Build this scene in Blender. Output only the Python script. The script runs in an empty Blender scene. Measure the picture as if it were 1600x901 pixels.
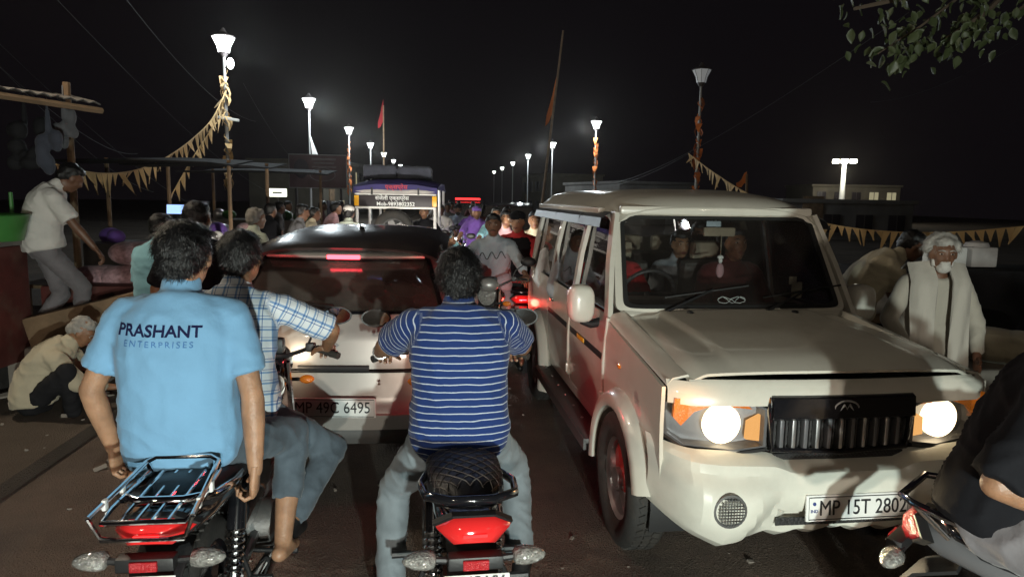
import bpy, bmesh, math, random
from math import sin, cos, pi, radians as R, sqrt, atan2
from mathutils import Vector as V, Matrix, Quaternion, noise
random.seed(7)
SC = bpy.context.scene
COL = SC.collection

# ------------------------------------------------------------------ camera
F, YAW, PITCH, ROLL, H = 1080.0, R(5.73), R(7.53), R(0.95), 1.82
FWD = V((sin(YAW) * cos(PITCH), cos(YAW) * cos(PITCH), -sin(PITCH)))
_r = V((cos(YAW), -sin(YAW), 0)); _u = _r.cross(FWD)
RGT = _r * cos(ROLL) + _u * sin(ROLL); UPV = _u * cos(ROLL) - _r * sin(ROLL)
CAM = V((0, 0, H))
cd = bpy.data.cameras.new('camera'); co = bpy.data.objects.new('camera', cd); COL.objects.link(co)
cd.sensor_width = 36; cd.lens = 36 * F / 1600; cd.clip_start = .05; cd.clip_end = 3000
mw = Matrix((RGT, UPV, -FWD)).transposed().to_4x4(); mw.translation = CAM; co.matrix_world = mw
SC.camera = co

# ------------------------------------------------------------------ night sky, exposure
wd = bpy.data.worlds.new('World'); SC.world = wd; wd.use_nodes = True
nt = wd.node_tree; bg = nt.nodes['Background']
sky = nt.nodes.new('ShaderNodeTexSky'); sky.sky_type = 'NISHITA'; sky.sun_disc = False
sky.sun_elevation = R(-4); sky.sun_rotation = R(140); sky.air_density = 1.0
mixn = nt.nodes.new('ShaderNodeMix'); mixn.data_type = 'RGBA'; mixn.inputs[0].default_value = .93
nt.links.new(sky.outputs[0], mixn.inputs[6]); mixn.inputs[7].default_value = (.036, .028, .036, 1)
nt.links.new(mixn.outputs[2], bg.inputs[0]); bg.inputs[1].default_value = .10
SC.view_settings.view_transform = 'Standard'; SC.view_settings.look = 'None'
SC.view_settings.exposure = 0; SC.view_settings.gamma = 1
SC.cycles.use_denoising = True
try: SC.cycles.denoiser = 'OPENIMAGEDENOISE'
except Exception: pass
SC.cycles.max_bounces = 7; SC.cycles.transparent_max_bounces = 10
SC.cycles.sample_clamp_indirect = 4; SC.cycles.blur_glossy = .5
SC.cycles.caustics_reflective = False; SC.cycles.caustics_refractive = False

def PX(px, d, z=0.0):
    """a spot d metres ahead of the camera in the direction of image column px, at height z"""
    xc = (px - 800) / F * d
    return V((xc * cos(YAW) + d * sin(YAW), d * cos(YAW) - xc * sin(YAW), z))
def PZ(px, py, d):
    """point seen at px,py, d metres ahead"""
    ray = FWD + RGT * ((px - 800) / F) + UPV * (-(py - 450.5) / F)
    g = V((sin(YAW), cos(YAW), 0)); t = d / ray.dot(g)
    return CAM + ray * t

def light(name, kind, loc, power, col, size=.05, aim=None, cone=None, blend=.2):
    ld = bpy.data.lights.new(name, kind); ld.energy = power; ld.color = col
    if kind in ('POINT', 'SPOT'): ld.shadow_soft_size = size
    if kind == 'SPOT': ld.spot_size = R(cone); ld.spot_blend = blend
    lo = bpy.data.objects.new(name, ld); COL.objects.link(lo); lo.location = loc
    if aim is not None: lo.rotation_euler = (V(aim) - V(loc)).to_track_quat('-Z', 'Y').to_euler()
    return lo
# headlamp of the vehicle that follows, behind the photographer's right shoulder
_hp = PX(800, -2.0); _hp = _hp + V((cos(YAW), -sin(YAW), 0)) * .92; _hp.z = .82
light('headlight_and_fill', 'SPOT', _hp, 900, (.86, 1.0, .93), .045, PX(700, 4, 1.0), 96, .5)
_hq = PX(800, -3.0) + V((cos(YAW), -sin(YAW), 0)) * .55; _hq.z = 1.08
light('headlight_and_fill', 'SPOT', _hq, 560, (1, .9, .76), .07, PX(800, 5, .9), 84, .6)  # second spot added as fill for hatchback, riders and windscreen, no lamp seen

# ------------------------------------------------------------------ mesh helpers
class MB:
    def __init__(s): s.v = []; s.f = []
    def add(s, vs, fs, M=None):
        o = len(s.v)
        s.v += [tuple(M @ V(p)) for p in vs] if M is not None else [tuple(p) for p in vs]
        s.f += [tuple(i + o for i in q) for q in fs]; return s
    def box(s, c, d, b=0, M=None):
        """chamfered box, centre c, full size d"""
        hx, hy, hz = d[0] / 2, d[1] / 2, d[2] / 2; b = min(b, hx * .9, hy * .9, hz * .9)
        L = Matrix.Translation(c); M = (M @ L) if M is not None else L
        if b <= 0:
            vs = [(x * hx, y * hy, z * hz) for x in (-1, 1) for y in (-1, 1) for z in (-1, 1)]
            return s.add(vs, [(0, 1, 3, 2), (4, 6, 7, 5), (0, 4, 5, 1), (2, 3, 7, 6), (0, 2, 6, 4), (1, 5, 7, 3)], M)
        bm = bmesh.new(); bmesh.ops.create_cube(bm, size=1)
        for v in bm.verts: v.co = V((v.co.x * 2 * hx, v.co.y * 2 * hy, v.co.z * 2 * hz))
        bmesh.ops.bevel(bm, geom=list(bm.edges), offset=b, segments=2, profile=.6, affect='EDGES')
        bm.verts.index_update()
        s.add([v.co[:] for v in bm.verts], [[v.index for v in f.verts] for f in bm.faces], M); bm.free(); return s
    def loft(s, rings, closed=True, caps=True, loop=False):
        n = len(rings[0]); vs = [p for r in rings for p in r]; fs = []; m = len(rings)
        for i in range(m if loop else m - 1):
            for j in range(n if closed else n - 1):
                a = i * n + j; b = i * n + (j + 1) % n; c = ((i + 1) % m) * n + (j + 1) % n; d = ((i + 1) % m) * n + j
                fs.append((a, b, c, d))
        if caps and closed and not loop: fs.append(tuple(range(n))[::-1]); fs.append(tuple((m - 1) * n + j for j in range(n)))
        return s.add(vs, fs)
    def tube(s, pts, r, n=8, loop=False, flat=1.0):
        pts = [V(p) for p in pts]; rs = r if isinstance(r, (list, tuple)) else [r] * len(pts)
        T = []
        for i in range(len(pts)):
            a = pts[i - 1] if (i > 0 or loop) else pts[i]; b = pts[(i + 1) % len(pts)] if (i < len(pts) - 1 or loop) else pts[i]
            t = b - a; T.append(t.normalized() if t.length > 1e-9 else V((0, 0, 1)))
        u = T[0].orthogonal().normalized()
        if abs(T[0].z) < .9: u = V((0, 0, 1)).cross(T[0]).normalized()
        rings = []
        for i, p in enumerate(pts):
            u = (u - T[i] * u.dot(T[i])); u = u.normalized() if u.length > 1e-6 else T[i].orthogonal().normalized()
            w = T[i].cross(u)
            rings.append([p + (u * cos(2 * pi * k / n) + w * sin(2 * pi * k / n) * flat) * rs[i] for k in range(n)])
        return s.loft(rings, True, True, loop)
    def cap(s, a, b, ra, rb, n=10, m=3):
        """tapered capsule"""
        a, b = V(a), V(b); t = (b - a).normalized(); P = []; Q = []
        for i in range(m + 1): th = pi / 2 * (1 - i / m); P.append(a - t * (ra * sin(th))); Q.append(max(ra * cos(th), ra * .12))
        for i in range(m + 1): th = pi / 2 * i / m; P.append(b + t * (rb * sin(th))); Q.append(max(rb * cos(th), rb * .12))
        return s.tube(P, Q, n)
    def ell(s, c, r, M=None, nu=12, nv=8):
        vs = [(0, 0, -1)]; fs = []
        for i in range(1, nv):
            a = -pi / 2 + pi * i / nv
            vs += [(cos(a) * cos(2 * pi * k / nu), cos(a) * sin(2 * pi * k / nu), sin(a)) for k in range(nu)]
        vs.append((0, 0, 1)); t = len(vs) - 1
        for k in range(nu):
            fs.append((0, 1 + (k + 1) % nu, 1 + k)); fs.append((t, t - nu + k, t - nu + (k + 1) % nu))
            for i in range(nv - 2):
                a = 1 + i * nu + k; b = 1 + i * nu + (k + 1) % nu; fs.append((a, b, b + nu, a + nu))
        L = Matrix.Translation(c) @ Matrix.Diagonal((r[0], r[1], r[2], 1))
        return s.add(vs, fs, (M @ L) if M is not None else L)
    def lathe(s, prof, n=20, M=None, closed=False):
        """profile of (r, z) turned about z; closed: ring section"""
        rings = [[(r * cos(2 * pi * k / n), r * sin(2 * pi * k / n), z) for k in range(n)] for r, z in prof]
        m = MB().loft(rings, True, not closed, closed); return s.add(m.v, m.f, M)
    def prism(s, poly, t, M=None):
        """polygon in xz, extruded t along y (0..t)"""
        n = len(poly); vs = [(x, 0, z) for x, z in poly] + [(x, t, z) for x, z in poly]
        fs = [tuple(range(n)), tuple(range(2 * n - 1, n - 1, -1))] + [(i, i + n, (i + 1) % n + n, (i + 1) % n) for i in range(n)]
        return s.add(vs, fs, M)
    def panel(s, rows, t=.012):
        """solid sheet from a grid of points, thickened against its normal"""
        m, n = len(rows), len(rows[0]); G = [[V(p) for p in r] for r in rows]
        top = []; bot = []
        for i in range(m):
            for j in range(n):
                du = G[i][min(j + 1, n - 1)] - G[i][max(j - 1, 0)]; dv = G[min(i + 1, m - 1)][j] - G[max(i - 1, 0)][j]
                q = du.cross(dv); q = q.normalized() if q.length > 1e-12 else V((0, 0, 1))
                top.append(G[i][j]); bot.append(G[i][j] - q * t)
        N = m * n; fs = []
        for i in range(m - 1):
            for j in range(n - 1):
                a, b, c, d = i * n + j, i * n + j + 1, (i + 1) * n + j + 1, (i + 1) * n + j
                fs.append((a, b, c, d)); fs.append((d + N, c + N, b + N, a + N))
        bd = [j for j in range(n)] + [i * n + n - 1 for i in range(1, m)] + [(m - 1) * n + j for j in range(n - 2, -1, -1)] + [i * n for i in range(m - 2, 0, -1)]
        for a, b in zip(bd, bd[1:] + bd[:1]): fs.append((b, a, a + N, b + N))
        return s.add(top + bot, fs)
    def mesh(s, name, ang=40):
        me = bpy.data.meshes.new(name); me.from_pydata(s.v, [], s.f); me.update()
        bm = bmesh.new(); bm.from_mesh(me); bmesh.ops.recalc_face_normals(bm, faces=bm.faces); bm.to_mesh(me); bm.free()
        fin(me, ang); return me
    def build(s, name, m, parent=None, ang=40):
        me = s.mesh(name, ang); return mko(name, me, m, parent)
def fin(me, ang=40):
    if ang:
        me.polygons.foreach_set('use_smooth', [True] * len(me.polygons)); me.set_sharp_from_angle(angle=R(ang))
def mko(name, me, m, parent=None):
    if m is not None and not me.materials: me.materials.append(M(m) if isinstance(m, str) else m)
    o = bpy.data.objects.new(name, me); COL.objects.link(o)
    if parent is not None: o.parent = parent
    return o
def tag(o, label, cat=None, group=None, kind=None):
    if label: o['label'] = label
    if cat: o['category'] = cat
    if group: o['group'] = group
    if kind: o['kind'] = kind
    return o
def thing(name, label, cat, loc=(0, 0, 0), head=0, group=None):
    o = bpy.data.objects.new(name, None); COL.objects.link(o); o.empty_display_size = .1
    o.location = loc; o.rotation_euler = (0, 0, -R(head)); return tag(o, label, cat, group)
def copy_tree(o, parent=None):
    c = o.copy(); COL.objects.link(c); c.parent = parent
    for ch in [x for x in bpy.data.objects if x.parent == o]: copy_tree(ch, c)
    return c
def MT(loc, rx=0, ry=0, rz=0):
    return Matrix.Translation(loc) @ Matrix.Rotation(rz, 4, 'Z') @ Matrix.Rotation(ry, 4, 'Y') @ Matrix.Rotation(rx, 4, 'X')
AX = {'x': Matrix.Rotation(pi / 2, 4, 'Y'), 'y': Matrix.Rotation(-pi / 2, 4, 'X'), 'z': Matrix.Identity(4)}
def arc(cx, cz, r, a0, a1, n): return [(cx + r * cos(R(a0 + (a1 - a0) * i / n)), cz + r * sin(R(a0 + (a1 - a0) * i / n))) for i in range(n + 1)]
def lerp(a, b, t): return a + (b - a) * t
def interp(x, xs, ys):
    if x <= xs[0]: return ys[0]
    for i in range(len(xs) - 1):
        if x <= xs[i + 1]: return lerp(ys[i], ys[i + 1], (x - xs[i]) / (xs[i + 1] - xs[i]))
    return ys[-1]
def text_mesh(txt, size, extr=.0015, bold=0.0, sx=1.0, align='CENTER', space=1.0):
    c = bpy.data.curves.new('t', 'FONT'); c.body = txt; c.size = size; c.extrude = extr; c.offset = bold * size
    c.align_x = align; c.align_y = 'CENTER'; c.resolution_u = 3; c.space_character = space
    o = bpy.data.objects.new('t', c); COL.objects.link(o); bpy.context.view_layer.update()
    me = bpy.data.meshes.new_from_object(o.evaluated_get(bpy.context.evaluated_depsgraph_get()))
    bpy.data.objects.remove(o); bpy.data.curves.remove(c)
    mb = MB(); mb.add([(v.co.x * sx, v.co.y, v.co.z) for v in me.vertices], [tuple(p.vertices) for p in me.polygons]); bpy.data.meshes.remove(me)
    return mb
def text(name, txt, size, m, parent, Mx, **k):
    t = text_mesh(txt, size, **k); b = MB().add(t.v, t.f, Mx); return b.build(name, m, parent, 0)

# ------------------------------------------------------------------ materials
_M = {}
def mat(key, col, rough=.5, metal=0, bump=0, bs=60, var=0, vs=6, coat=0, spec=.5, emit=0, ecol=None, trans=0, sheen=0, stretch=None, dirt=0, sss=0):
    m = bpy.data.materials.new(key); m.use_nodes = True; n = m.node_tree.nodes; l = m.node_tree.links; b = n['Principled BSDF']
    b.inputs['Base Color'].default_value = (*col, 1); b.inputs['Roughness'].default_value = rough; b.inputs['Metallic'].default_value = metal
    b.inputs['Coat Weight'].default_value = coat; b.inputs['Coat Roughness'].default_value = .06; b.inputs['Specular IOR Level'].default_value = spec
    b.inputs['Sheen Weight'].default_value = sheen
    if sss: b.inputs['Subsurface Weight'].default_value = sss; b.inputs['Subsurface Radius'].default_value = (.02, .008, .004)
    if emit: b.inputs['Emission Color'].default_value = (*(ecol or col), 1); b.inputs['Emission Strength'].default_value = emit
    if var or bump or dirt:
        tc = n.new('ShaderNodeTexCoord'); src = tc.outputs['Object']
        if stretch:
            mp = n.new('ShaderNodeMapping'); mp.inputs['Scale'].default_value = stretch; l.new(src, mp.inputs[0]); src = mp.outputs[0]
    cur = None
    if var:
        t = n.new('ShaderNodeTexNoise'); t.inputs['Scale'].default_value = vs; t.inputs['Detail'].default_value = 5; l.new(src, t.inputs['Vector'])
        rp = n.new('ShaderNodeValToRGB'); rp.color_ramp.elements[0].position = .3; rp.color_ramp.elements[1].position = .72
        rp.color_ramp.elements[0].color = (*[c * (1 - var) for c in col], 1); rp.color_ramp.elements[1].color = (*[min(1, c * (1 + var * .6)) for c in col], 1)
        l.new(t.outputs[0], rp.inputs[0]); cur = rp.outputs[0]; l.new(cur, b.inputs['Base Color'])
    if dirt:
        t = n.new('ShaderNodeTexNoise'); t.inputs['Scale'].default_value = 3.2; t.inputs['Detail'].default_value = 8; t.inputs['Roughness'].default_value = .7; l.new(src, t.inputs['Vector'])
        rp = n.new('ShaderNodeValToRGB'); rp.color_ramp.elements[0].position = .48; rp.color_ramp.elements[1].position = .8; l.new(t.outputs[0], rp.inputs[0])
        mu = n.new('ShaderNodeMath'); mu.operation = 'MULTIPLY'; mu.inputs[1].default_value = dirt; l.new(rp.outputs[0], mu.inputs[0])
        mx = n.new('ShaderNodeMix'); mx.data_type = 'RGBA'; l.new(mu.outputs[0], mx.inputs[0]); mx.inputs[7].default_value = (.16, .12, .085, 1)
        if cur is not None: l.new(cur, mx.inputs[6])
        else: mx.inputs[6].default_value = (*col, 1)
        l.new(mx.outputs[2], b.inputs['Base Color'])
        ma = n.new('ShaderNodeMath'); ma.operation = 'MULTIPLY_ADD'; l.new(mu.outputs[0], ma.inputs[0]); ma.inputs[1].default_value = .5; ma.inputs[2].default_value = rough; l.new(ma.outputs[0], b.inputs['Roughness'])
    if bump:
        t = n.new('ShaderNodeTexNoise'); t.inputs['Scale'].default_value = bs; t.inputs['Detail'].default_value = 4; l.new(src, t.inputs['Vector'])
        bp = n.new('ShaderNodeBump'); bp.inputs['Strength'].default_value = bump; bp.inputs['Distance'].default_value = .01; l.new(t.outputs[0], bp.inputs['Height']); l.new(bp.outputs[0], b.inputs['Normal'])
    _M[key] = m; return m
def M(k): return _M[k]
def glass(key, tint, rough=.02, fac=.12, gcol=(1, 1, 1), dust=0):
    m = bpy.data.materials.new(key); m.use_nodes = True; n = m.node_tree.nodes; l = m.node_tree.links; n.remove(n['Principled BSDF'])
    t = n.new('ShaderNodeBsdfTransparent'); t.inputs[0].default_value = (*tint, 1); g = n.new('ShaderNodeBsdfGlossy'); g.inputs['Roughness'].default_value = rough; g.inputs[0].default_value = (*gcol, 1)
    lw = n.new('ShaderNodeFresnel'); lw.inputs[0].default_value = 1.5; ma = n.new('ShaderNodeMath'); ma.operation = 'ADD'; ma.inputs[1].default_value = fac; ma.use_clamp = True
    l.new(lw.outputs[0], ma.inputs[0]); mx = n.new('ShaderNodeMixShader'); l.new(ma.outputs[0], mx.inputs[0]); l.new(t.outputs[0], mx.inputs[1]); l.new(g.outputs[0], mx.inputs[2])
    if dust:
        df = n.new('ShaderNodeBsdfDiffuse'); df.inputs[0].default_value = (.4, .34, .3, 1); tn = n.new('ShaderNodeTexNoise'); tn.inputs['Scale'].default_value = 4; tn.inputs['Detail'].default_value = 6; tcn = n.new('ShaderNodeTexCoord'); l.new(tcn.outputs['Object'], tn.inputs['Vector'])
        mu = n.new('ShaderNodeMath'); mu.operation = 'MULTIPLY'; mu.inputs[1].default_value = dust; l.new(tn.outputs[0], mu.inputs[0]); m2 = n.new('ShaderNodeMixShader'); l.new(mu.outputs[0], m2.inputs[0]); l.new(mx.outputs[0], m2.inputs[1]); l.new(df.outputs[0], m2.inputs[2]); mx = m2
    l.new(mx.outputs[0], n['Material Output'].inputs[0])
    _M[key] = m; return m
def emis(key, col, s):
    m = bpy.data.materials.new(key); m.use_nodes = True; n = m.node_tree.nodes; n.remove(n['Principled BSDF']); e = n.new('ShaderNodeEmission'); e.inputs[0].default_value = (*col, 1); e.inputs[1].default_value = s
    m.node_tree.links.new(e.outputs[0], n['Material Output'].inputs[0]); _M[key] = m; return m

mat('skin', (.26, .135, .075), .48, sss=.15, bump=.2, bs=120, var=.32, vs=14)
mat('skin_dark', (.13, .062, .036), .5, sss=.1, bump=.1, bs=160, var=.15, vs=9)
mat('skin_light', (.36, .2, .12), .48, sss=.15, bump=.2, bs=120, var=.3, vs=14)
mat('hair', (.006, .0055, .006), .4, bump=.6, bs=210, stretch=(1, 1, .18), spec=.4)
mat('hair_grey', (.3, .285, .26), .6, bump=.6, bs=150, var=.3, vs=20)
mat('beard_white', (.42, .4, .37), .7, bump=.7, bs=150, var=.2, vs=30)
mat('eye_white', (.5, .46, .42), .25); mat('iris', (.015, .01, .008), .1); mat('lip', (.2, .075, .06), .5)
mat('black', (.012, .012, .013), .5, bump=.1, bs=90); mat('black_gloss', (.008, .008, .01), .12, coat=1)
mat('rubber', (.022, .021, .02), .78, bump=.25, bs=80, var=.3, vs=14, dirt=.25)
mat('rubber_seal', (.01, .01, .01), .55)
mat('plastic', (.025, .025, .027), .45, bump=.12, bs=200, dirt=.15)
mat('plastic_grey', (.1, .1, .1), .6, bump=.1, bs=150, dirt=.3)
mat('chrome', (.78, .78, .8), .1, 1, var=.1, vs=30); mat('steel', (.42, .42, .43), .32, 1, var=.25, vs=25, dirt=.25)
mat('alloy', (.55, .55, .56), .3, .9, dirt=.35); mat('engine', (.13, .13, .13), .5, .6, bump=.2, bs=60, dirt=.4)
mat('seat', (.014, .014, .016), .42, bump=.25, bs=260, dirt=.12); mat('seat_line', (.16, .15, .14), .5)
mat('white_paint', (.56, .535, .47), .3, coat=.5, dirt=.28, var=.06, vs=3)
mat('white_bumper', (.63, .62, .55), .35, coat=.3, dirt=.22, bump=.03, bs=20)
mat('silver_paint', (.43, .405, .38), .36, .4, coat=.7, dirt=.2)
mat('black_roof', (.03, .025, .026), .3, coat=.8, dirt=.2)
mat('black_paint', (.012, .012, .014), .16, coat=1, dirt=.1)
mat('mesh_black', (.02, .02, .02), .5, bump=1, bs=90)
mat('plate_white', (.72, .72, .7), .4, dirt=.15); mat('ink', (.01, .01, .012), .5); mat('ink_blue', (.03, .05, .2), .5)
mat('red_lens', (.55, .02, .02), .12, coat=1, emit=.16, ecol=(1, .03, .03)); mat('red_reflector', (.34, .01, .015), .2, bump=.6, bs=220)
mat('clear_lens', (.34, .33, .31), .1, .35, coat=1, bump=1, bs=140, var=.5, vs=60); mat('orange_lens', (.55, .13, .01), .2, coat=1, bump=.5, bs=150, emit=.12, ecol=(1, .3, .03))
mat('red_paint', (.4, .03, .03), .3, coat=.6); mat('grey_gloss', (.16, .16, .17), .3, .4, dirt=.1)
mat('interior', (.07, .065, .06), .7, bump=.2, bs=60); mat('seat_beige', (.3, .25, .18), .8, bump=.2, bs=60, var=.2)
mat('brown_line', (.12, .07, .045), .5)
glass('glass', (.86, .87, .87), .03, .01, dust=.025); glass('glass_tint', (.74, .74, .76), .03, .02, dust=.3); glass('glass_clear', (.95, .95, .95), .03, .02)
glass('mirror', (.0, .0, .0), .05, .9, (.8, .85, .9)); glass('poly', (.5, .48, .5), .15, .25)
emis('lamp_warm', (1, .8, .5), 5); emis('lamp_cool', (.86, .95, 1), 9); emis('brake', (1, .05, .07), 9); emis('brake_soft', (1, .03, .03), 3.2); emis('lamp_head', (.97, .98, 1), 40)
emis('lamp_amber', (1, .5, .16), 1.0); emis('lit_sign', (.95, 1, .8), 2.0); emis('screen', (.35, .55, 1), 1.6)
def folds(m, st=.16, sc=5.0):
    n = m.node_tree.nodes; l = m.node_tree.links; b = n['Principled BSDF']; tc = n.new('ShaderNodeTexCoord'); mp = n.new('ShaderNodeMapping'); mp.inputs['Scale'].default_value = (1, 1, 1.7); mp.inputs['Rotation'].default_value = (.5, .6, .3); l.new(tc.outputs['Object'], mp.inputs[0])
    t = n.new('ShaderNodeTexNoise'); t.noise_type = 'RIDGED_MULTIFRACTAL'; t.inputs['Scale'].default_value = sc; t.inputs['Detail'].default_value = 2.5; t.inputs['Distortion'].default_value = .8; l.new(mp.outputs[0], t.inputs['Vector'])
    bp = n.new('ShaderNodeBump'); bp.inputs['Strength'].default_value = st; bp.inputs['Distance'].default_value = .022; l.new(t.outputs[0], bp.inputs['Height'])
    old = b.inputs['Normal'].links
    if old: l.new(old[0].from_socket, bp.inputs['Normal'])
    l.new(bp.outputs[0], b.inputs['Normal']); return m
def cloth(key, col, bump=.3, **k): return folds(mat(key, col, .85, bump=bump, bs=k.pop('bs', 30), sheen=.1 if max(col) > .05 else 0, spec=.15, var=k.pop('var', .08), **k))
cloth('polo_blue', (.165, .335, .52), var=.06); cloth('navy_text', (.01, .012, .05)); cloth('navy_soft', (.06, .16, .36))
cloth('jeans', (.085, .11, .135), var=.35, vs=9); cloth('jeans_pale', (.2, .232, .255), var=.25, vs=7); cloth('jeans_dark', (.055, .06, .08), var=.2)
cloth('shirt_white', (.55, .53, .5)); cloth('shirt_grey', (.3, .32, .35)); cloth('shirt_cream', (.42, .37, .27)); cloth('shirt_dark', (.006, .006, .008)); cloth('shirt_mid', (.12, .12, .13))
cloth('shirt_pink', (.42, .25, .27)); cloth('shirt_red', (.42, .03, .035)); cloth('shirt_maroon', (.09, .02, .02)); cloth('shirt_lblue', (.25, .5, .58)); cloth('shirt_mint', (.5, .56, .47)); cloth('shirt_purple', (.16, .08, .35)); cloth('shirt_sky', (.42, .5, .56))
cloth('robe', (.32, .295, .25), bump=.5, bs=18, stretch=(1, 1, .25)); cloth('shawl', (.36, .335, .295), bump=.5, bs=22, stretch=(1, 1, .25)); cloth('pants_brown', (.1, .075, .06)); cloth('pants_grey', (.16, .15, .16), var=.25); cloth('pants_black', (.015, .015, .017))
cloth('orange_flag', (.6, .18, .05), bump=.2); cloth('cream_flag', (.62, .42, .2), bump=.2); cloth('white_flag', (.6, .58, .55)); cloth('red_flag', (.2, .012, .016))
cloth('sack', (.4, .25, .25), var=.35, vs=22); cloth('pink_sack', (.46, .28, .3), bump=.5, var=.4, vs=26)
mat('leaf', (.05, .065, .025), .5, var=.3, vs=3); mat('bark', (.09, .065, .045), .85, bump=.6, bs=30)
mat('post_grey', (.34, .34, .33), .5, .3, dirt=.4); mat('post_dark', (.06, .05, .05), .55, dirt=.3); mat('concrete', (.24, .21, .18), .85, bump=.5, bs=18, var=.25, vs=3, dirt=.5)
mat('wood', (.2, .13, .075), .8, bump=.4, bs=25, var=.35, vs=5, stretch=(1, .15, 1)); mat('tin', (.2, .19, .18), .5, .6, var=.3, vs=5, dirt=.5); mat('green_plastic', (.04, .17, .035), .4, var=.1)
mat('cart_red', (.1, .024, .02), .6, bump=.3, bs=14, var=.35, vs=4, dirt=.5); mat('tempo_blue', (.03, .04, .22), .4, coat=.2, dirt=.2); mat('canopy_blue', (.025, .02, .12), .7, bump=.4, bs=12, var=.2); mat('tarp_grey', (.4, .38, .37), .7, bump=.6, bs=9, var=.2)
mat('yellow_tape', (.8, .4, .01), .35); mat('board_black', (.015, .01, .015), .5); mat('text_white', (.75, .78, .78), .6); mat('text_red', (.5, .04, .06), .6)
mat('glove', (.5, .46, .4), .7); mat('wire', (.02, .02, .02), .6)

def stripes(key, base, line, pitch, width):
    m = folds(mat(key, base, .85, bump=.3, bs=30, sheen=.1, spec=.15, var=.06)); n = m.node_tree.nodes; l = m.node_tree.links; b = n['Principled BSDF']
    at = n.new('ShaderNodeAttribute'); at.attribute_name = 'axial'; wn = n.new('ShaderNodeTexNoise'); wn.inputs['Scale'].default_value = 6
    w = n.new('ShaderNodeMath'); w.operation = 'MULTIPLY_ADD'; w.inputs[1].default_value = .012; l.new(wn.outputs[0], w.inputs[0]); l.new(at.outputs['Fac'], w.inputs[2])
    d = n.new('ShaderNodeMath'); d.operation = 'DIVIDE'; d.inputs[1].default_value = pitch; l.new(w.outputs[0], d.inputs[0])
    f = n.new('ShaderNodeMath'); f.operation = 'FRACT'; l.new(d.outputs[0], f.inputs[0])
    c = n.new('ShaderNodeMath'); c.operation = 'LESS_THAN'; c.inputs[1].default_value = width; l.new(f.outputs[0], c.inputs[0])
    mx = n.new('ShaderNodeMix'); mx.data_type = 'RGBA'; l.new(c.outputs[0], mx.inputs[0]); mx.inputs[6].default_value = (*base, 1); mx.inputs[7].default_value = (*line, 1); l.new(mx.outputs[2], b.inputs['Base Color'])
stripes('polo_stripe', (.014, .034, .135), (.42, .46, .54), .0285, .145)
def plaid(key):
    m = folds(mat(key, (.5, .56, .62), .85, sheen=.1, spec=.15, bump=.3, bs=30)); n = m.node_tree.nodes; l = m.node_tree.links; b = n['Principled BSDF']
    at = n.new('ShaderNodeAttribute'); at.attribute_name = 'axial'; an = n.new('ShaderNodeAttribute'); an.attribute_name = 'around'; prev = None
    for src, pit in ((at, .045), (an, .05)):
        d = n.new('ShaderNodeMath'); d.operation = 'DIVIDE'; d.inputs[1].default_value = pit; l.new(src.outputs['Fac'], d.inputs[0])
        f = n.new('ShaderNodeMath'); f.operation = 'FRACT'; l.new(d.outputs[0], f.inputs[0])
        r = n.new('ShaderNodeValToRGB'); r.color_ramp.interpolation = 'CONSTANT'; e = r.color_ramp.elements; e[0].color = (1, 1, 1, 1); e[1].position = .45; e[1].color = (.32, .48, .72, 1)
        q = e.new(.62); q.color = (1, 1, 1, 1); q = e.new(.78); q.color = (.16, .26, .5, 1); q = e.new(.84); q.color = (1, 1, 1, 1); l.new(f.outputs[0], r.inputs[0])
        if prev is None: prev = r.outputs[0]
        else:
            mx = n.new('ShaderNodeMix'); mx.data_type = 'RGBA'; mx.blend_type = 'MULTIPLY'; mx.inputs[0].default_value = 1; l.new(prev, mx.inputs[6]); l.new(r.outputs[0], mx.inputs[7]); prev = mx.outputs[2]
    mx = n.new('ShaderNodeMix'); mx.data_type = 'RGBA'; mx.blend_type = 'MULTIPLY'; mx.inputs[0].default_value = 1; mx.inputs[6].default_value = (.6, .63, .66, 1); l.new(prev, mx.inputs[7]); l.new(mx.outputs[2], b.inputs['Base Color'])
plaid('plaid')
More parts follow.
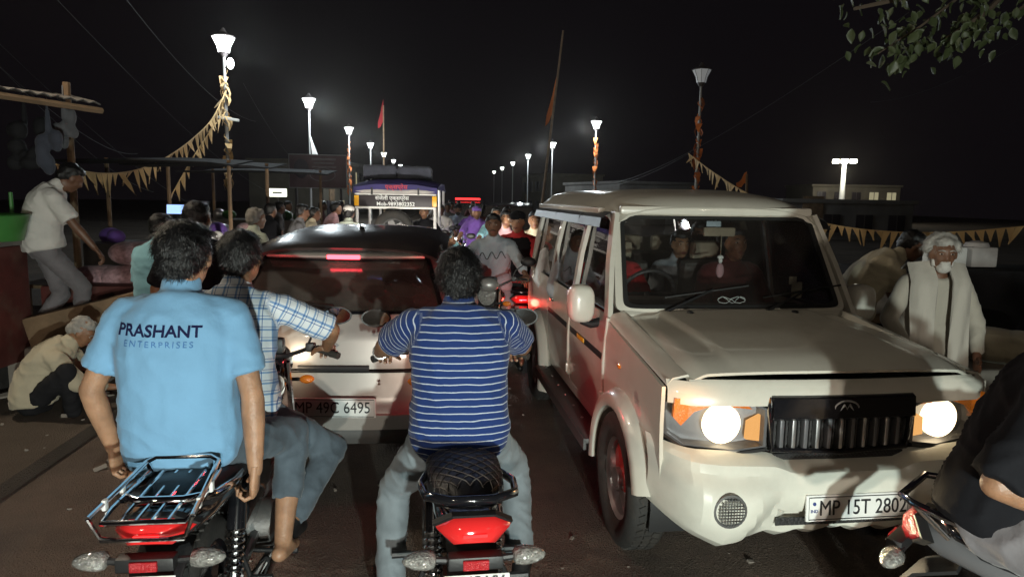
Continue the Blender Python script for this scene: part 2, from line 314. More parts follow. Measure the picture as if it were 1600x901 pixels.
# ------------------------------------------------------------------ people
PEND = []          # garments and bodies that are fused and smoothed in one go
def vox(name, mb, m, parent, size, it=6, extra=None, wr=0, ws=9, strands=None, bones=None, fac=.5):
    me = bpy.data.meshes.new(name); me.from_pydata(mb.v, [], mb.f); me.update()
    bm = bmesh.new(); bm.from_mesh(me); bmesh.ops.recalc_face_normals(bm, faces=bm.faces); bm.to_mesh(me); bm.free()
    o = mko(name, me, m, parent)
    r = o.modifiers.new('r', 'REMESH'); r.mode = 'VOXEL'; r.voxel_size = size
    s = o.modifiers.new('s', 'SMOOTH'); s.factor = fac; s.iterations = it
    PEND.append((o, extra, wr, ws, strands, bones)); return o
def finalize():
    bpy.context.view_layer.update(); dg = bpy.context.evaluated_depsgraph_get(); new = []
    for o, *_ in PEND: new.append(bpy.data.meshes.new_from_object(o.evaluated_get(dg)))
    for (o, extra, wr, ws, strands, bones), me in zip(PEND, new):
        ms = o.data.materials[0]; o.modifiers.clear()
        if wr:
            off = V((random.random() * 50, random.random() * 50, random.random() * 50)); nr = [v.normal.copy() for v in me.vertices]
            for v, q in zip(me.vertices, nr):
                p = v.co * ws; a = noise.noise(p + off); c = noise.noise(V((p.x * .9, p.y * .9, p.z * 1.6 + p.x * 1.0)) + off)
                v.co += q * wr * ((a * .7 - abs(c) * 1.5 + .35) if ws > 20 else (a * .3 + .75 * max(0, 1 - abs(c) * 2.2) ** 2 - .2))
        if strands:
            cnt, ln, wd_, lift, zmin = strands; vs = [v.co.copy() for v in me.vertices]; fs = [tuple(p.vertices) for p in me.polygons]
            pol = [p for p in me.polygons if p.center.z > zmin]; rnd = random.Random(3)
            cen = sum((p.center for p in pol), V()) / len(pol)
            for k in range(cnt):
                p = rnd.choice(pol); q = p.normal; c = p.center + V((rnd.uniform(-1, 1), rnd.uniform(-1, 1), rnd.uniform(-1, 1))) * .004
                dn = V((c.x - cen.x, (c.y - cen.y) * .8, -.07)) + V((rnd.gauss(0, .03), rnd.gauss(0, .03), rnd.gauss(0, .03))); t = dn - q * dn.dot(q)
                if t.length < 1e-5: continue
                t.normalize(); L = ln * rnd.uniform(.6, 1.3); sd = q.cross(t) * wd_; base = len(vs)
                m1 = c + t * L * .5 + q * lift * L; tp = c + t * L + q * lift * L * rnd.uniform(.4, 1.6)
                vs += [c - sd - q * .002, c + sd - q * .002, m1 + sd * .8, m1 - sd * .8, tp]; fs += [(base, base + 1, base + 2, base + 3), (base + 3, base + 2, base + 4)]
            m2 = bpy.data.meshes.new(o.name); m2.from_pydata([tuple(v) for v in vs], [], fs); bpy.data.meshes.remove(me); me = m2
        if extra:
            vs = [tuple(v.co) for v in me.vertices]; fs = [tuple(p.vertices) for p in me.polygons]; n = len(vs)
            m2 = bpy.data.meshes.new(o.name); m2.from_pydata(vs + extra.v, [], fs + [tuple(i + n for i in q) for q in extra.f]); m2.update(); bpy.data.meshes.remove(me); me = m2
        if bones:
            ax = me.attributes.new('axial', 'FLOAT', 'POINT'); ar = me.attributes.new('around', 'FLOAT', 'POINT')
            for i, v in enumerate(me.vertices):
                best = 9; va = 0; vr = 0
                for a, b, off, rad, xa in bones:
                    ab = b - a; t = (v.co - a).dot(ab) / ab.length_squared; tc = min(1, max(0, t)); d = (v.co - a - ab * tc).length - rad
                    if d < best:
                        best = d; va = off + t * ab.length; u = xa - ab * xa.dot(ab) / ab.length_squared; u.normalize(); w = ab.normalized().cross(u); r_ = v.co - a - ab * t
                        vr = u.dot(r_) if rad > .1 else atan2(w.dot(r_), u.dot(r_)) * .05
                ax.data[i].value = va + 5; ar.data[i].value = vr + 5
        me.materials.clear(); me.materials.append(ms); old = o.data; o.data = me
        if old.users == 0: bpy.data.meshes.remove(old)
        fin(me, 70)
    PEND.clear()
def ik(a, b, l1, l2, pole):
    a, b, pole = V(a), V(b), V(pole); d = b - a; L = min(d.length, (l1 + l2) * .999); dn = d.normalized()
    x = (l1 * l1 - l2 * l2 + L * L) / (2 * L); h = sqrt(max(l1 * l1 - x * x, 0)); p = pole - dn * pole.dot(dn)
    return a + dn * x + p.normalized() * h, a + dn * L
def hand(mb, w, fd, pn, side, curl=.4, s=1.0, spread=.12, tcurl=.5):
    """palm plus five fingers: w wrist, fd finger direction, pn palm normal (the way the fingers curl)"""
    fd = V(fd).normalized(); pn = V(pn); pn = (pn - fd * pn.dot(fd)).normalized(); sd = fd.cross(pn) * side       # sd points to the thumb side
    P = lambda x, y, z: w + (sd * x + fd * y + pn * z) * s
    ring = lambda y, hw, ht: [P(hw * cos(2 * pi * k / 10), y, ht * sin(2 * pi * k / 10)) for k in range(10)]
    mb.loft([ring(-.02, .024, .018), ring(.01, .03, .017), ring(.045, .04, .016), ring(.08, .041, .014), ring(.092, .036, .010)])
    for i, (x, L, r) in enumerate(((.03, .072, .0088), (.010, .08, .009), (-.010, .074, .0086), (-.029, .058, .0078))):
        a = 0; p = P(x, .084, 0); pts = [P(x * .9, .065, 0), p]; rs = [r * 1.05, r * 1.08]
        for k, q in enumerate((.42, .32, .26)):
            a += curl * (.9, 1.15, .9)[k] * (1 + .08 * i); dr = (fd * cos(a) + pn * sin(a) + sd * (spread * (x / .03) * .4)).normalized(); p = p + dr * L * q * s * 1.12; pts.append(p); rs.append(r * (1, .93, .7)[k])
        mb.tube(pts, [q * s for q in rs], 7)
    p = P(.032, .02, .006); pts = [P(.015, .005, .004), p]; rs = [.014, .0135]; a = .75
    for k, L in enumerate((.036, .03, .024)):
        dr = (sd * cos(a + k * .1) * .8 + fd * sin(a + k * .3) + pn * (tcurl * (.4 + .5 * k))).normalized(); p = p + dr * L * s; pts.append(p); rs.append((.0125, .0105, .007)[k])
    mb.tube(pts, [q * s for q in rs], 7)

def person(label, loc, head, pose, look, group=None, vx=.018, scale=1.0):
    """pose: hip, neck, hands(L,R), feet(L,R) in the person's own frame (faces +y, x to the right)"""
    root = thing('person', label, 'person', loc, head, group); S = scale
    g = pose.get; k = look.get; det = k('det', 0)
    hip = V(g('hip')); neck = V(g('neck')); sp = neck - hip; bul = g('bulge', .03)
    hy = R(g('hyaw', 0)); sy = R(g('syaw', 0)); hx = V((cos(hy), sin(hy), 0)); sx = V((cos(sy), sin(sy), g('stilt', 0))).normalized()
    up = sp.normalized(); back = -(sx.cross(up)) ; back = -back if back.y > 0 and g('bend', 0) == 0 else back
    ctl = (hip + neck) / 2 + V((0, -bul, 0)) * 2 if not g('ctl') else V(g('ctl'))
    def spine(t):
        if t < 0: return hip + (ctl - hip).normalized() * t * .5
        return hip * (1 - t) ** 2 + ctl * 2 * t * (1 - t) + neck * t * t
    w8 = k('fat', 1.0)
    prof = [(-.22, .10, .085), (-.1, .155, .115), (.04, .168, .122), (.22, .158 * w8, .118 * w8), (.4, .156 * w8, .118 * w8), (.6, .168 * w8, .120 * w8), (.76, .176, .116), (.86, .160, .1), (.94, .115, .082), (1.02, .066, .064)]
    def torso(mb, t0, t1, grow=0, flare=0, n=18):
        rings = []; ts = sorted(set([t0, t1] + [p[0] for p in prof if t0 < p[0] < t1]))
        for t in ts:
            c = spine(t); d = (spine(t + .03) - spine(t - .03)).normalized(); xa = hx.lerp(sx, min(1, max(0, t))).normalized(); ya = d.cross(xa).normalized(); xa = ya.cross(d)
            w = interp(t, [p[0] for p in prof], [p[1] for p in prof]) * S + grow; dp = interp(t, [p[0] for p in prof], [p[2] for p in prof]) * S + grow
            fl = flare * max(0, .5 - t); e = 2.5
            ring = []
            for q in range(n):
                a = 2 * pi * q / n; cx = abs(cos(a)) ** (2 / e) * (1 if cos(a) > 0 else -1); sy_ = abs(sin(a)) ** (2 / e) * (1 if sin(a) > 0 else -1)
                ring.append(c + xa * cx * (w + fl) + ya * sy_ * (dp + fl))
            rings.append(ring)
        mb.loft(rings)
    shw = .165 * S * k('shw', 1); shc = spine(.86) + V((0, 0, .004))
    SH = [shc - sx * shw, shc + sx * shw]; HP = [hip - hx * .095 * S + V((0, 0, -.03)), hip + hx * .095 * S + V((0, 0, -.03))]
    ua, fa, th, sn = .285 * S, .25 * S, .43 * S, .415 * S; EL = []; WR = []; KN = []; AN = []
    for i in (0, 1):
        sgn = -1 if i == 0 else 1
        hd = g('hands')[i]; e, w = ik(SH[i], hd, ua, fa, g('epole', [(-.6, -.5, -.5), (.6, -.5, -.5)])[i]); EL.append(e); WR.append(w)
        kn, an = ik(HP[i], g('feet')[i], th, sn, g('kpole', [(-.15, 1, .35), (.15, 1, .35)])[i]); KN.append(kn); AN.append(an)
    # head frame
    hyaw, hpit, hrol = [R(a) for a in g('head', (0, 0, 0))]
    HM0 = Matrix.Rotation(-hyaw, 4, 'Z') @ Matrix.Rotation(hpit, 4, 'X') @ Matrix.Rotation(hrol, 4, 'Y')
    hc = neck + V(g('hoff', (0, .045, .13))) * S; HM = Matrix.Translation(hc) @ HM0 @ Matrix.Diagonal((S, S, S, 1))
    b = MB(); torso(b, -.2, 1.0, -.012)
    hb = MB(); E = lambda c, r: b.ell(c, r, HM, 14, 10)
    E((0, -.012, .028), (.074, .093, .09)); E((0, .016, -.04), (.058, .072, .072)); E((0, .03, .005), (.064, .062, .075)); E((0, .058, -.088), (.028, .026, .024)); E((0, .096, -.016), (.0135, .019, .021)); E((0, .09, .008), (.009, .014, .022))
    E((-.03, .066, -.022), (.026, .024, .022)); E((.03, .066, -.022), (.026, .024, .022)); E((0, .075, .038), (.052, .021, .014)); E((0, .078, -.06), (.026, .018, .014))
    for s_ in (-1, 1): b.ell((s_ * .077, -.004, -.002), (.011, .022, .033), HM @ Matrix.Rotation(s_ * .25, 4, 'Z'), 8, 6)
    b.cap(neck - up * .04, hc + (HM0 @ V((0, -.02, -.045))) * S, .057 * S, .052 * S, 12)
    ex = MB() if vx < .026 else None
    fat = k('limb', 1.0)
    for i in (0, 1):
        s_ = -1 if i == 0 else 1
        b.cap(SH[i], EL[i], .05 * S * fat, .038 * S * fat); fm = EL[i].lerp(WR[i], .3); b.cap(EL[i], fm, .039 * S * fat, .04 * S * fat); b.cap(fm, WR[i], .04 * S * fat, .026 * S * fat)
        b.cap(HP[i], KN[i], .078 * S, .052 * S); cm = KN[i].lerp(AN[i], .35); b.cap(KN[i], cm, .052 * S, .054 * S); b.cap(cm, AN[i], .054 * S, .034 * S)
        fd = (WR[i] - EL[i]).normalized(); cu = g('grip', [(0, 0, -1), (0, 0, -1)])[i]; fdir = g('fdir', [None, None])[i]
        if ex is not None: hand(ex, WR[i] - fd * .005, V(fdir) if fdir else fd, cu, g('hside', [-1, 1])[i], g('curl', [.5, .5])[i], S)
        else: b.cap(WR[i], WR[i] + fd * .12, .03, .02)
        ft = V(g('toes', [(-.1, 1, -.25), (.1, 1, -.25)])[i]).normalized(); a = AN[i]
        b.cap(a + V((0, 0, -.04)) - ft * .05, a + V((0, 0, -.045)) + ft * .15, .034, .026); b.cap(a, a + V((0, 0, -.03)) + ft * .07, .036, .032)
        if k('shoe'):
            sh = MB(); sh.cap(a + V((0, 0, -.042)) - ft * .06, a + V((0, 0, -.048)) + ft * .17, .044, .037); sh.cap(a + V((0, 0, .0)), a + V((0, 0, -.035)) + ft * .06, .044, .042); vox('shoe', sh, k('shoe'), root, max(vx, .014), 4)
    vox('body', b, k('skin', 'skin'), root, vx, 4, ex)
    # clothes
    sl = k('sleeve', .75); s = MB(); gr = k('loose', .016)
    hem = k('hem', -.08); torso(s, hem, 1.0, gr, k('flare', .03)); bones = [(hip, neck, 0, .16, sx)]
    for i in (0, 1):
        e = SH[i].lerp(EL[i], min(1, sl)); s.cap(SH[i] - (SH[i] - shc) * .45 + V((0, 0, .012)), SH[i], .062 * S, .06 * S); dr = (EL[i] - SH[i]).normalized()
        n = 12; sr = .056 * S * fat + gr * .6; er = (.054 if sl <= 1 else .05) * S * fat + gr * .7
        s.tube([SH[i] - dr * .03, SH[i] + dr * .02, e], [sr * .75, sr, er], n)
        if sl > 1: s.cap(EL[i], EL[i].lerp(WR[i], sl - 1), .047 * S + gr * .6, .036 * S + gr * .6)
        bones.append((SH[i], EL[i], .35, .055, sx))
    if k('skirt'):      # long robe hanging to knee or shin
        z0, fl = k('skirt'); c0 = spine(hem + .05); rr = []
        for q in range(6):
            t = q / 5; c = V((c0.x, lerp(c0.y, c0.y + g('skdx', 0), t), lerp(c0.z, z0, t)))
            rr.append([c + hx * cos(2 * pi * j / 20) * (.19 * S + fl * t + .012 * cos(j * 2.1)) + V((0, 1, 0)) * sin(2 * pi * j / 20) * (.14 * S + fl * t + .014 * sin(j * 2.7)) for j in range(20)])
        s.loft(rr)
    if k('collar', 1): s.cap(neck - up * .03, neck + up * .028 + V((0, .008, 0)), .076 * S, .066 * S)
    vox(k('top', 'shirt'), s, k('shirt', 'shirt_white'), root, max(vx, .012), 5, None, k('wr', .010), k('ws', 8), None, bones if k('axial') else None)
    if k('vest'):
        s2 = MB(); torso(s2, -.05, .98, gr + .012, .02); vox('jacket', s2, k('vest'), root, max(vx, .014), 5, None, .01, 10)
    if k('pants', 1):
        p = MB(); torso(p, -.22, .12, .014); ln = k('plen', .93)
        for i in (0, 1):
            p.cap(HP[i], KN[i], .092 * S, .068 * S, 12)
            if ln > 0: e = KN[i].lerp(AN[i], ln); p.cap(KN[i], KN[i].lerp(AN[i], ln * .5), .068 * S, .064 * S, 12); p.tube([KN[i].lerp(AN[i], ln * .4), e], [.064 * S, .058 * S], 12)
        vox('trousers', p, k('pants', 'jeans'), root, max(vx, .012), 5, None, k('pwr', .011), 9)
    # hair
    hs = k('hair', 'hair'); h = MB(); HE = lambda c, r: h.ell(c, r, HM, 16, 12)
    if hs:
        hk = k('hk', 1.0)
        HE((0, -.024, .036), (.081 * hk, .092 * hk, .092 * hk)); HE((0, .03, .082), (.066, .05, .034)); HE((0, -.06, -.012), (.066, .05, .06))
        for s_ in (-1, 1): HE((s_ * .064, -.012, .02), (.018, .036, .045))
        if k('bushy'):
            for q in range(9): a = q / 8 * pi; HE((cos(a) * .085, -.03, .035 + sin(a) * .085), (.03, .05, .03))
        st = (k('strands', 0), .036, .0010, .12, (hc.z - .06 * S)) if k('strands') else None
        vox('hair', h, hs, root, max(vx * .8, .009), 3, None, .008 if vx < .015 else .012, 30, st)
    if k('cap'):
        c = MB(); c.ell((0, -.015, .065), (.088, .104, .065), HM, 16, 10); c.cap(HM @ V((-.04, .09, .06)), HM @ V((.04, .09, .06)), .02, .02)
        if k('brim'): c.tube([HM @ V((0, .085, .05)), HM @ V((0, .15, .035))], [.06, .05], 12, flat=.15)
        vox('cap', c, k('cap'), root, max(vx * .8, .010), 3)
    if k('beard'):
        bd = MB(); bd.ell((0, .054, -.08), (.046, .038, .038), HM); bd.ell((0, .068, -.06), (.036, .034, .026), HM); bd.ell((0, .086, -.045), (.033, .014, .012), HM)
        for s_ in (-1, 1): bd.ell((s_ * .055, .02, -.05), (.009, .026, .032), HM)
        vox('beard', bd, k('beard'), root, max(vx * .7, .008), 2, None, .006, 40)
    if det:
        for s_ in (-1, 1):
            e = MB().ell((s_ * .031, .0835, .012), (.0125, .0085, .0046), HM, 10, 8).build('eye', 'eye_white', root); MB().ell((s_ * .031, .0915, .012), (.006, .003, .0047), HM, 8, 6).build('iris', 'iris', e)
            MB().tube([HM @ V((s_ * .012, .098, .031)), HM @ V((s_ * .03, .096, .037)), HM @ V((s_ * .05, .083, .031))], [.003, .0045, .002], 6).build('eyebrow', hs if hs else 'hair', root)
        if not k('beard'): MB().tube([HM @ V((-.024, .086, -.058)), HM @ V((-.008, .096, -.053)), HM @ V((.008, .096, -.053)), HM @ V((.024, .086, -.058))], [.002, .0055, .0055, .002], 6).tube([HM @ V((-.02, .088, -.061)), HM @ V((0, .096, -.065)), HM @ V((.02, .088, -.061))], [.002, .006, .002], 6).build('mouth', 'lip', root)
        if k('tash'): MB().tube([HM @ V((-.032, .084, -.05)), HM @ V((-.01, .1, -.043)), HM @ V((.01, .1, -.043)), HM @ V((.032, .084, -.05))], [.002, .006, .006, .002], 6).build('moustache', hs or 'hair', root)
    root['_'] = 1; del root['_']
    return root, dict(SH=SH, EL=EL, WR=WR, KN=KN, AN=AN, HM=HM, spine=spine, neck=neck, hc=hc)
def ride(seat=.80, lean=.12, hy=0.0, hands=None, feet=None, **k):
    """a rider: hip over the seat at y=hy"""
    hz = seat + .10; d = dict(hip=(0, hy, hz), neck=(0, hy + lean, hz + .5), hands=hands or [(-.34, hy + .50, 1.03), (.34, hy + .50, 1.03)],
        feet=feet or [(-.2, hy - .05, .42), (.2, hy - .05, .42)], grip=[(0, -.1, -1), (0, -.1, -1)], fdir=[(.1, 1, -.15), (-.1, 1, -.15)], curl=[1.0, 1.0], epole=[(-.8, -.3, -.7), (.8, -.3, -.7)], kpole=[(-.5, 1, .5), (.5, 1, .5)])
    d.update(k); return d
def stand(h=.90, lean=.02, hands=None, **k):
    d = dict(hip=(0, 0, h), neck=(0, lean, h + .51), hands=hands or [(-.25, .06, h - .1), (.25, .06, h - .1)], feet=[(-.1, 0, .08), (.1, .02, .08)], grip=[(1, .2, 0), (-1, .2, 0)], curl=[.35, .35])
    d.update(k); return d
# ------------------------------------------------------------------ motorcycles
def wheel(parent, name, c, r, w, rim_r, spokes=5, rimm='alloy', accent=None, tread=True, axis='x', disc=.55, twist=.12):
    """tyre with rounded shoulders and tread blocks, rim, spokes and hub; axle along x"""
    Mx = Matrix.Translation(c) @ AX['x']; root = bpy.data.objects.new(name, None); COL.objects.link(root); root.parent = parent
    h = w / 2; rs = r - rim_r
    prof = [(rim_r, -h * .72), (rim_r + rs * .35, -h), (rim_r + rs * .7, -h * .98), (r - .012, -h * .82), (r, -h * .6), (r, h * .6), (r - .012, h * .82), (rim_r + rs * .7, h * .98), (rim_r + rs * .35, h), (rim_r, h * .72)]
    ty = MB().lathe(prof, 40, Mx, True)
    if tread:
        n = int(2 * pi * r / .045)
        for k in range(n):
            a = 2 * pi * k / n
            for q in (-1, 0, 1): ty.box((r + .001, q * h * .42, 0), (.012, h * .34, .03), 0, Mx @ Matrix.Rotation(a + q * .03, 4, 'Z') @ Matrix.Rotation(pi / 2, 4, 'X') @ Matrix.Rotation(.35 * q, 4, 'X'))
    ty.build('tyre', 'rubber', root, 35)
    MB().lathe([(rim_r + .004, -h * .72), (rim_r - .02, -h * .55), (rim_r - .028, 0), (rim_r - .02, h * .55), (rim_r + .004, h * .72), (rim_r + .004, h * .5), (rim_r - .01, 0), (rim_r + .004, -h * .5)], 40, Mx, True).build('rim', rimm, root)
    MB().lathe([(.012, -h * .9), (rim_r * .26, -h * .8), (rim_r * .26, h * .8), (.012, h * .9)], 20, Mx).build('hub', rimm, root)
    for k in range(spokes):
        a = 2 * pi * k / spokes + .3
        sp = MB(); rings = []
        for t in (0, .35, .7, 1):
            rr = lerp(rim_r * .2, rim_r * .97, t); wd = lerp(.3, .17, t) * rim_r * (1.15 if spokes < 7 else .35); z0 = h * (disc - .25 * t)
            rings.append([(rr, -wd, -z0 * .2), (rr, -wd * .7, z0), (rr, wd * .7, z0), (rr, wd, -z0 * .2)])
        sp.loft(rings, True)
        o = MB().add(sp.v, sp.f, Mx @ Matrix.Rotation(a, 4, 'Z') @ (AX['z'])).build('spoke', (accent if accent and k % 5 in accent_idx else rimm), root, 30)
        if c[0] < 0 or name == 'rear_wheel' and False: pass
    return root
accent_idx = (1, 2, 3)

def motorcycle(label, loc, head, paint='black_paint', group=None, rack=False, plate=None, tail='brake_soft', headl=True, guard=False, det=True, seat_pat=False, lensm='red_lens'):
    g = thing('motorcycle', label, 'motorcycle', loc, head, group); P = lambda *a, **k: None
    wheel(g, 'rear_wheel', (0, 0, .305), .305, .10, .215, 6, 'black_gloss', None, det); wheel(g, 'front_wheel', (0, 1.27, .30), .30, .085, .22, 6, 'black_gloss', None, det)
    # frame, swingarm, engine
    MB().tube([(-.0, 1.12, .86), (0, .98, .62), (0, .82, .33), (0, .45, .3), (0, .3, .45), (0, .28, .72)], .018).tube([(0, 1.1, .82), (0, .7, .76), (0, .2, .74), (0, -.3, .74)], .02).build('frame', 'black', g)
    for s in (-1, 1):
        MB().tube([(s * .09, 0, .305), (s * .09, .42, .36)], .018, flat=1.4).build('swingarm', 'steel', g)
        sh = MB().tube([(s * .115, -.03, .33), (s * .115, .09, .70)], .014, 8).build('shock_absorber', 'steel', g)
        ax = V((.0, .12, .37)).normalized(); pts = []
        for k in range(8 * 10 + 1):
            a = k / 10 * 2 * pi; c = V((s * .115, -.03, .33)) + ax * (.07 + .20 * k / 80); pts.append(c + V((1, 0, 0)) * cos(a) * .03 + ax.cross(V((1, 0, 0))) * sin(a) * .03)
        MB().tube(pts, .0058, 5).build('spring', 'chrome', sh)
        MB().tube([(s * .115, .045, .56), (s * .115, .09, .70)], [.036, .034], 12).build('shroud', 'black_gloss', sh)
        sp = MB().panel([[(s * x, y, z) for y, z in ((.18, .48), (.34, .46), (.5, .5))] if s > 0 else [(s * x, y, z) for y, z in ((.5, .5), (.34, .46), (.18, .48))] for x, z_ in ((.11, 0),)] + [[(s * x, y, z) for y, z in row] if s > 0 else [(s * x, y, z) for y, z in row[::-1]] for x, row in ((.135, ((.16, .58), (.34, .58), (.52, .6))), (.125, ((.12, .68), (.34, .72), (.56, .74))))], .012)
        sp.build('side_panel', paint, g)
        MB().tube([(s * .1, 1.16, .62), (s * .1, 1.27, .30)], [.026, .02], 10).tube([(s * .1, 1.06, .96), (s * .1, 1.16, .62)], .016, 8).build('fork_leg', 'chrome', g)
        MB().tube([(s * .2, .34, .31), (s * .28, .34, .31)], .016).tube([(0, .36, .31), (s * .2, .34, .31)], .01).build('footpeg', 'black', g)
        MB().tube([(s * .17, .02, .37), (s * .25, .02, .37)], .014).tube([(s * .1, .1, .48), (s * .17, .02, .37)], .01).build('footpeg', 'black', g)
    e = MB().box((0, .58, .38), (.2, .3, .24), .03).box((0, .68, .58), (.16, .15, .2), .02).lathe([(.1, -.15), (.11, -.1), (.11, .1), (.1, .15)], 18, Matrix.Translation((0, .5, .36)) @ AX['x'])
    for k in range(6): e.box((0, .68, .5 + k * .03), (.2, .19, .008))
    e.build('engine', 'engine', g)
    MB().tube([(.08, .78, .5), (.1, .86, .36), (.14, .74, .24), (.15, .4, .25)], .02, 10).tube([(.15, .42, .25), (.16, .1, .29), (.17, -.28, .36)], [.03, .045, .042], 12).build('exhaust', 'chrome', g)
    # tank, seat, tail
    rings = []
    for y, w, z0, z1 in ((.50, .06, .76, .80), (.56, .10, .74, .86), (.68, .135, .72, .93), (.82, .15, .72, .97), (.95, .135, .73, .965), (1.04, .08, .78, .92)):
        rings.append([(w * cos(a) * (1 if sin(a) > 0 else .85), y, (z0 + z1) / 2 + (z1 - z0) / 2 * sin(a)) for a in [2 * pi * k / 16 for k in range(16)]])
    MB().loft(rings).build('fuel_tank', paint, g, 60)
    def seat_pt(u, v):
        y = lerp(-.28, .56, v); w = interp(v, [0, .08, .25, .5, .75, 1], [.085, .115, .135, .14, .115, .07]); zt = interp(v, [0, .06, .3, .5, .6, 1], [.845, .868, .86, .845, .815, .815]); a = u * pi
        return V((-w * cos(a) * 1.02, y, zt - .075 + .075 * max(0, sin(a)) ** .62))
    rows = [[seat_pt(u / 14, v / 16) for u in range(15)] for v in range(17)]; st = MB(); rr = [r + [V((r[-1].x, r[-1].y, r[-1].z - .02)), V((r[0].x, r[0].y, r[0].z - .02))] for r in rows]
    st.loft(rr); so = st.build('seat', 'seat', g, 60)
    if seat_pat:
        for d in (1, -1):
            for k in range(-5, 9):
                pts = []
                for i in range(25):
                    u = .06 + .88 * i / 24; v = (k * .085 + d * (u - .5) * .62) * 1.0 + .12
                    if 0.02 < v < .72: pts.append(seat_pt(u, v) + V((0, 0, .0015)))
                if len(pts) > 2: MB().tube(pts, .0016, 4).build('stitch_line', 'seat_line', so)
    tl = []
    for y, w, z0, z1 in ((.2, .11, .68, .76), (0, .125, .69, .775), (-.2, .12, .7, .80), (-.33, .105, .72, .82), (-.41, .07, .755, .815)):
        tl.append([(w * (abs(cos(a)) ** .7) * (1 if cos(a) > 0 else -1), y, (z0 + z1) / 2 + (z1 - z0) / 2 * (abs(sin(a)) ** .7) * (1 if sin(a) > 0 else -1)) for a in [2 * pi * k / 16 for k in range(16)]])
    tc = MB().loft(tl).build('tail_cowl', paint, g, 50)
    # tail lamp: six-cornered red lens, wrapped round the cowl
    o6 = [(-.122, .785), (-.07, .745), (.07, .745), (.122, .785), (.065, .826), (-.065, .826)]
    def tlp(x, z, d): return (x, -.425 + x * x * 3.6 - d, z)
    lens = MB(); n = 6; ring0 = [tlp(x * 1.0, z, 0) for x, z in o6]; ring1 = [tlp(x * .93, .78 + (z - .78) * .9, .022) for x, z in o6]; ring2 = [tlp(x * .5, .78 + (z - .78) * .5, .034) for x, z in o6]
    lens.loft([ring0, ring1, ring2]); lo = lens.build('tail_light', lensm, g, 50)
    MB().loft([[tlp(x * 1.06, .78 + (z - .78) * 1.1, -.03) for x, z in o6], [tlp(x * 1.06, .78 + (z - .78) * 1.1, .004) for x, z in o6], [tlp(x * .99, .78 + (z - .78) * .99, .006) for x, z in o6]], True, False).build('lamp_rim', 'black', lo, 20)
    if tail:
        MB().box((0, -.46, .786), (.075, .005, .009), .002).build('bulb_glow', tail, lo); 
    # rear mudguard, reflector, plate, indicators
    MB().panel([[(x * w, y, z - abs(x) * .02) for x in (-1, -.5, 0, .5, 1)] for y, z, w in ((-.28, .72, .085), (-.4, .66, .08), (-.47, .55, .075), (-.5, .42, .07))][::-1], .012).build('rear_mudguard', 'black', g)
    MB().box((0, -.46, .708), (.17, .05, .045), .008).build('reflector_housing', 'black', g); MB().box((0, -.488, .708), (.08, .012, .032), .004).build('reflector', 'red_reflector', g)
    if plate:
        Mp = MT((0, -.53, .645), R(-24)); pl = MB().box((0, 0, 0), (.2, .006, .1), .003, Mp).build('number_plate', 'plate_white', g)
        for t, z in plate: text('plate_lettering', t, .044, 'ink', pl, Mp @ MT((0, -.006, z), pi / 2), bold=.03, sx=.95)
        for s in (-1, 1): MB().lathe([(.001, 0), (.006, 0), (.006, .003), (.001, .004)], 10, Mp @ MT((s * .088, -.004, .03), pi / 2)).build('bolt', 'steel', pl)
    for s in (-1, 1):
        st_ = MB().tube([(s * .06, -.44, .70), (s * .125, -.44, .705)], .011, 8).build('indicator_stalk', 'black', g)
        MB().loft([[(s * (.12 + u), -.44 + cos(a) * .028 * w, .707 + sin(a) * .024 * w) for a in [2 * pi * q / 14 for q in range(14)]] for u, w in ((0, .55), (.008, 1.1), (.035, 1.25), (.07, 1.05), (.096, .6), (.104, .1))]).build('indicator', 'clear_lens', st_, 60); MB().ell((s * .165, -.455, .707), (.008, .008, .008)).build('indicator_bulb', 'orange_lens', st_)
    # grab rail
    MB().tube([(-.14, .05, .78), (-.165, -.12, .815), (-.15, -.27, .838), (-.07, -.345, .85), (.07, -.345, .85), (.15, -.27, .838), (.165, -.12, .815), (.14, .05, .78)], .0125, 8, flat=1.3).build('grab_rail', 'chrome' if rack else 'black_gloss', g, 60)
    if rack:
        rk = MB(); fr = [(-.115, -.12, .86), (-.13, -.38, .845), (-.12, -.47, .84), (.12, -.47, .84), (.13, -.38, .845), (.115, -.12, .86)]
        c = MB().tube(fr, .0085, 8).tube([(-.12, -.14, .90), (-.09, -.125, .912), (.09, -.125, .912), (.12, -.14, .90)], .0085).build('luggage_rack', 'chrome', g)
        for x in (-.07, -.023, .023, .07): MB().tube([(x, -.125, .86), (x, -.47, .842)], .006, 6).build('rack_bar', 'chrome', c)
        for s in (-1, 1):
            MB().tube([(s * .74 * .15, -.12, .86), (s * .74 * .16, -.14, .90)], .008).tube([(s * .74 * .16, -.14, .90), (s * .74 * .20, -.49, .865)], .0085).tube([(s * .74 * .17, -.34, .85), (s * .74 * .12, -.05, .72)], .008).build('rack_strut', 'chrome', c)
            MB().tube([(s * .74 * .20, -.49, .865), (s * .74 * .165, -.48, .80), (s * .74 * .1, -.48, .79)], .007).build('rack_strut', 'chrome', c)
            for y in (-.28, -.40): MB().box((s * .74 * .187, y, .868), (.012, .022, .034), .003).build('rack_tab', 'plate_white', c)
        MB().tube([(-.12, -.48, .79), (.12, -.48, .79)], .007).build('rack_strut', 'chrome', c)
    # front
    MB().tube([(-.37, .9, 1.03), (-.24, .99, 1.05), (-.1, 1.06, .99), (.1, 1.06, .99), (.24, .99, 1.05), (.37, .9, 1.03)], .0115, 8).build('handlebar', 'steel', g)
    hb = [o for o in bpy.data.objects if o.parent == g and o.name.startswith('handlebar')][-1]
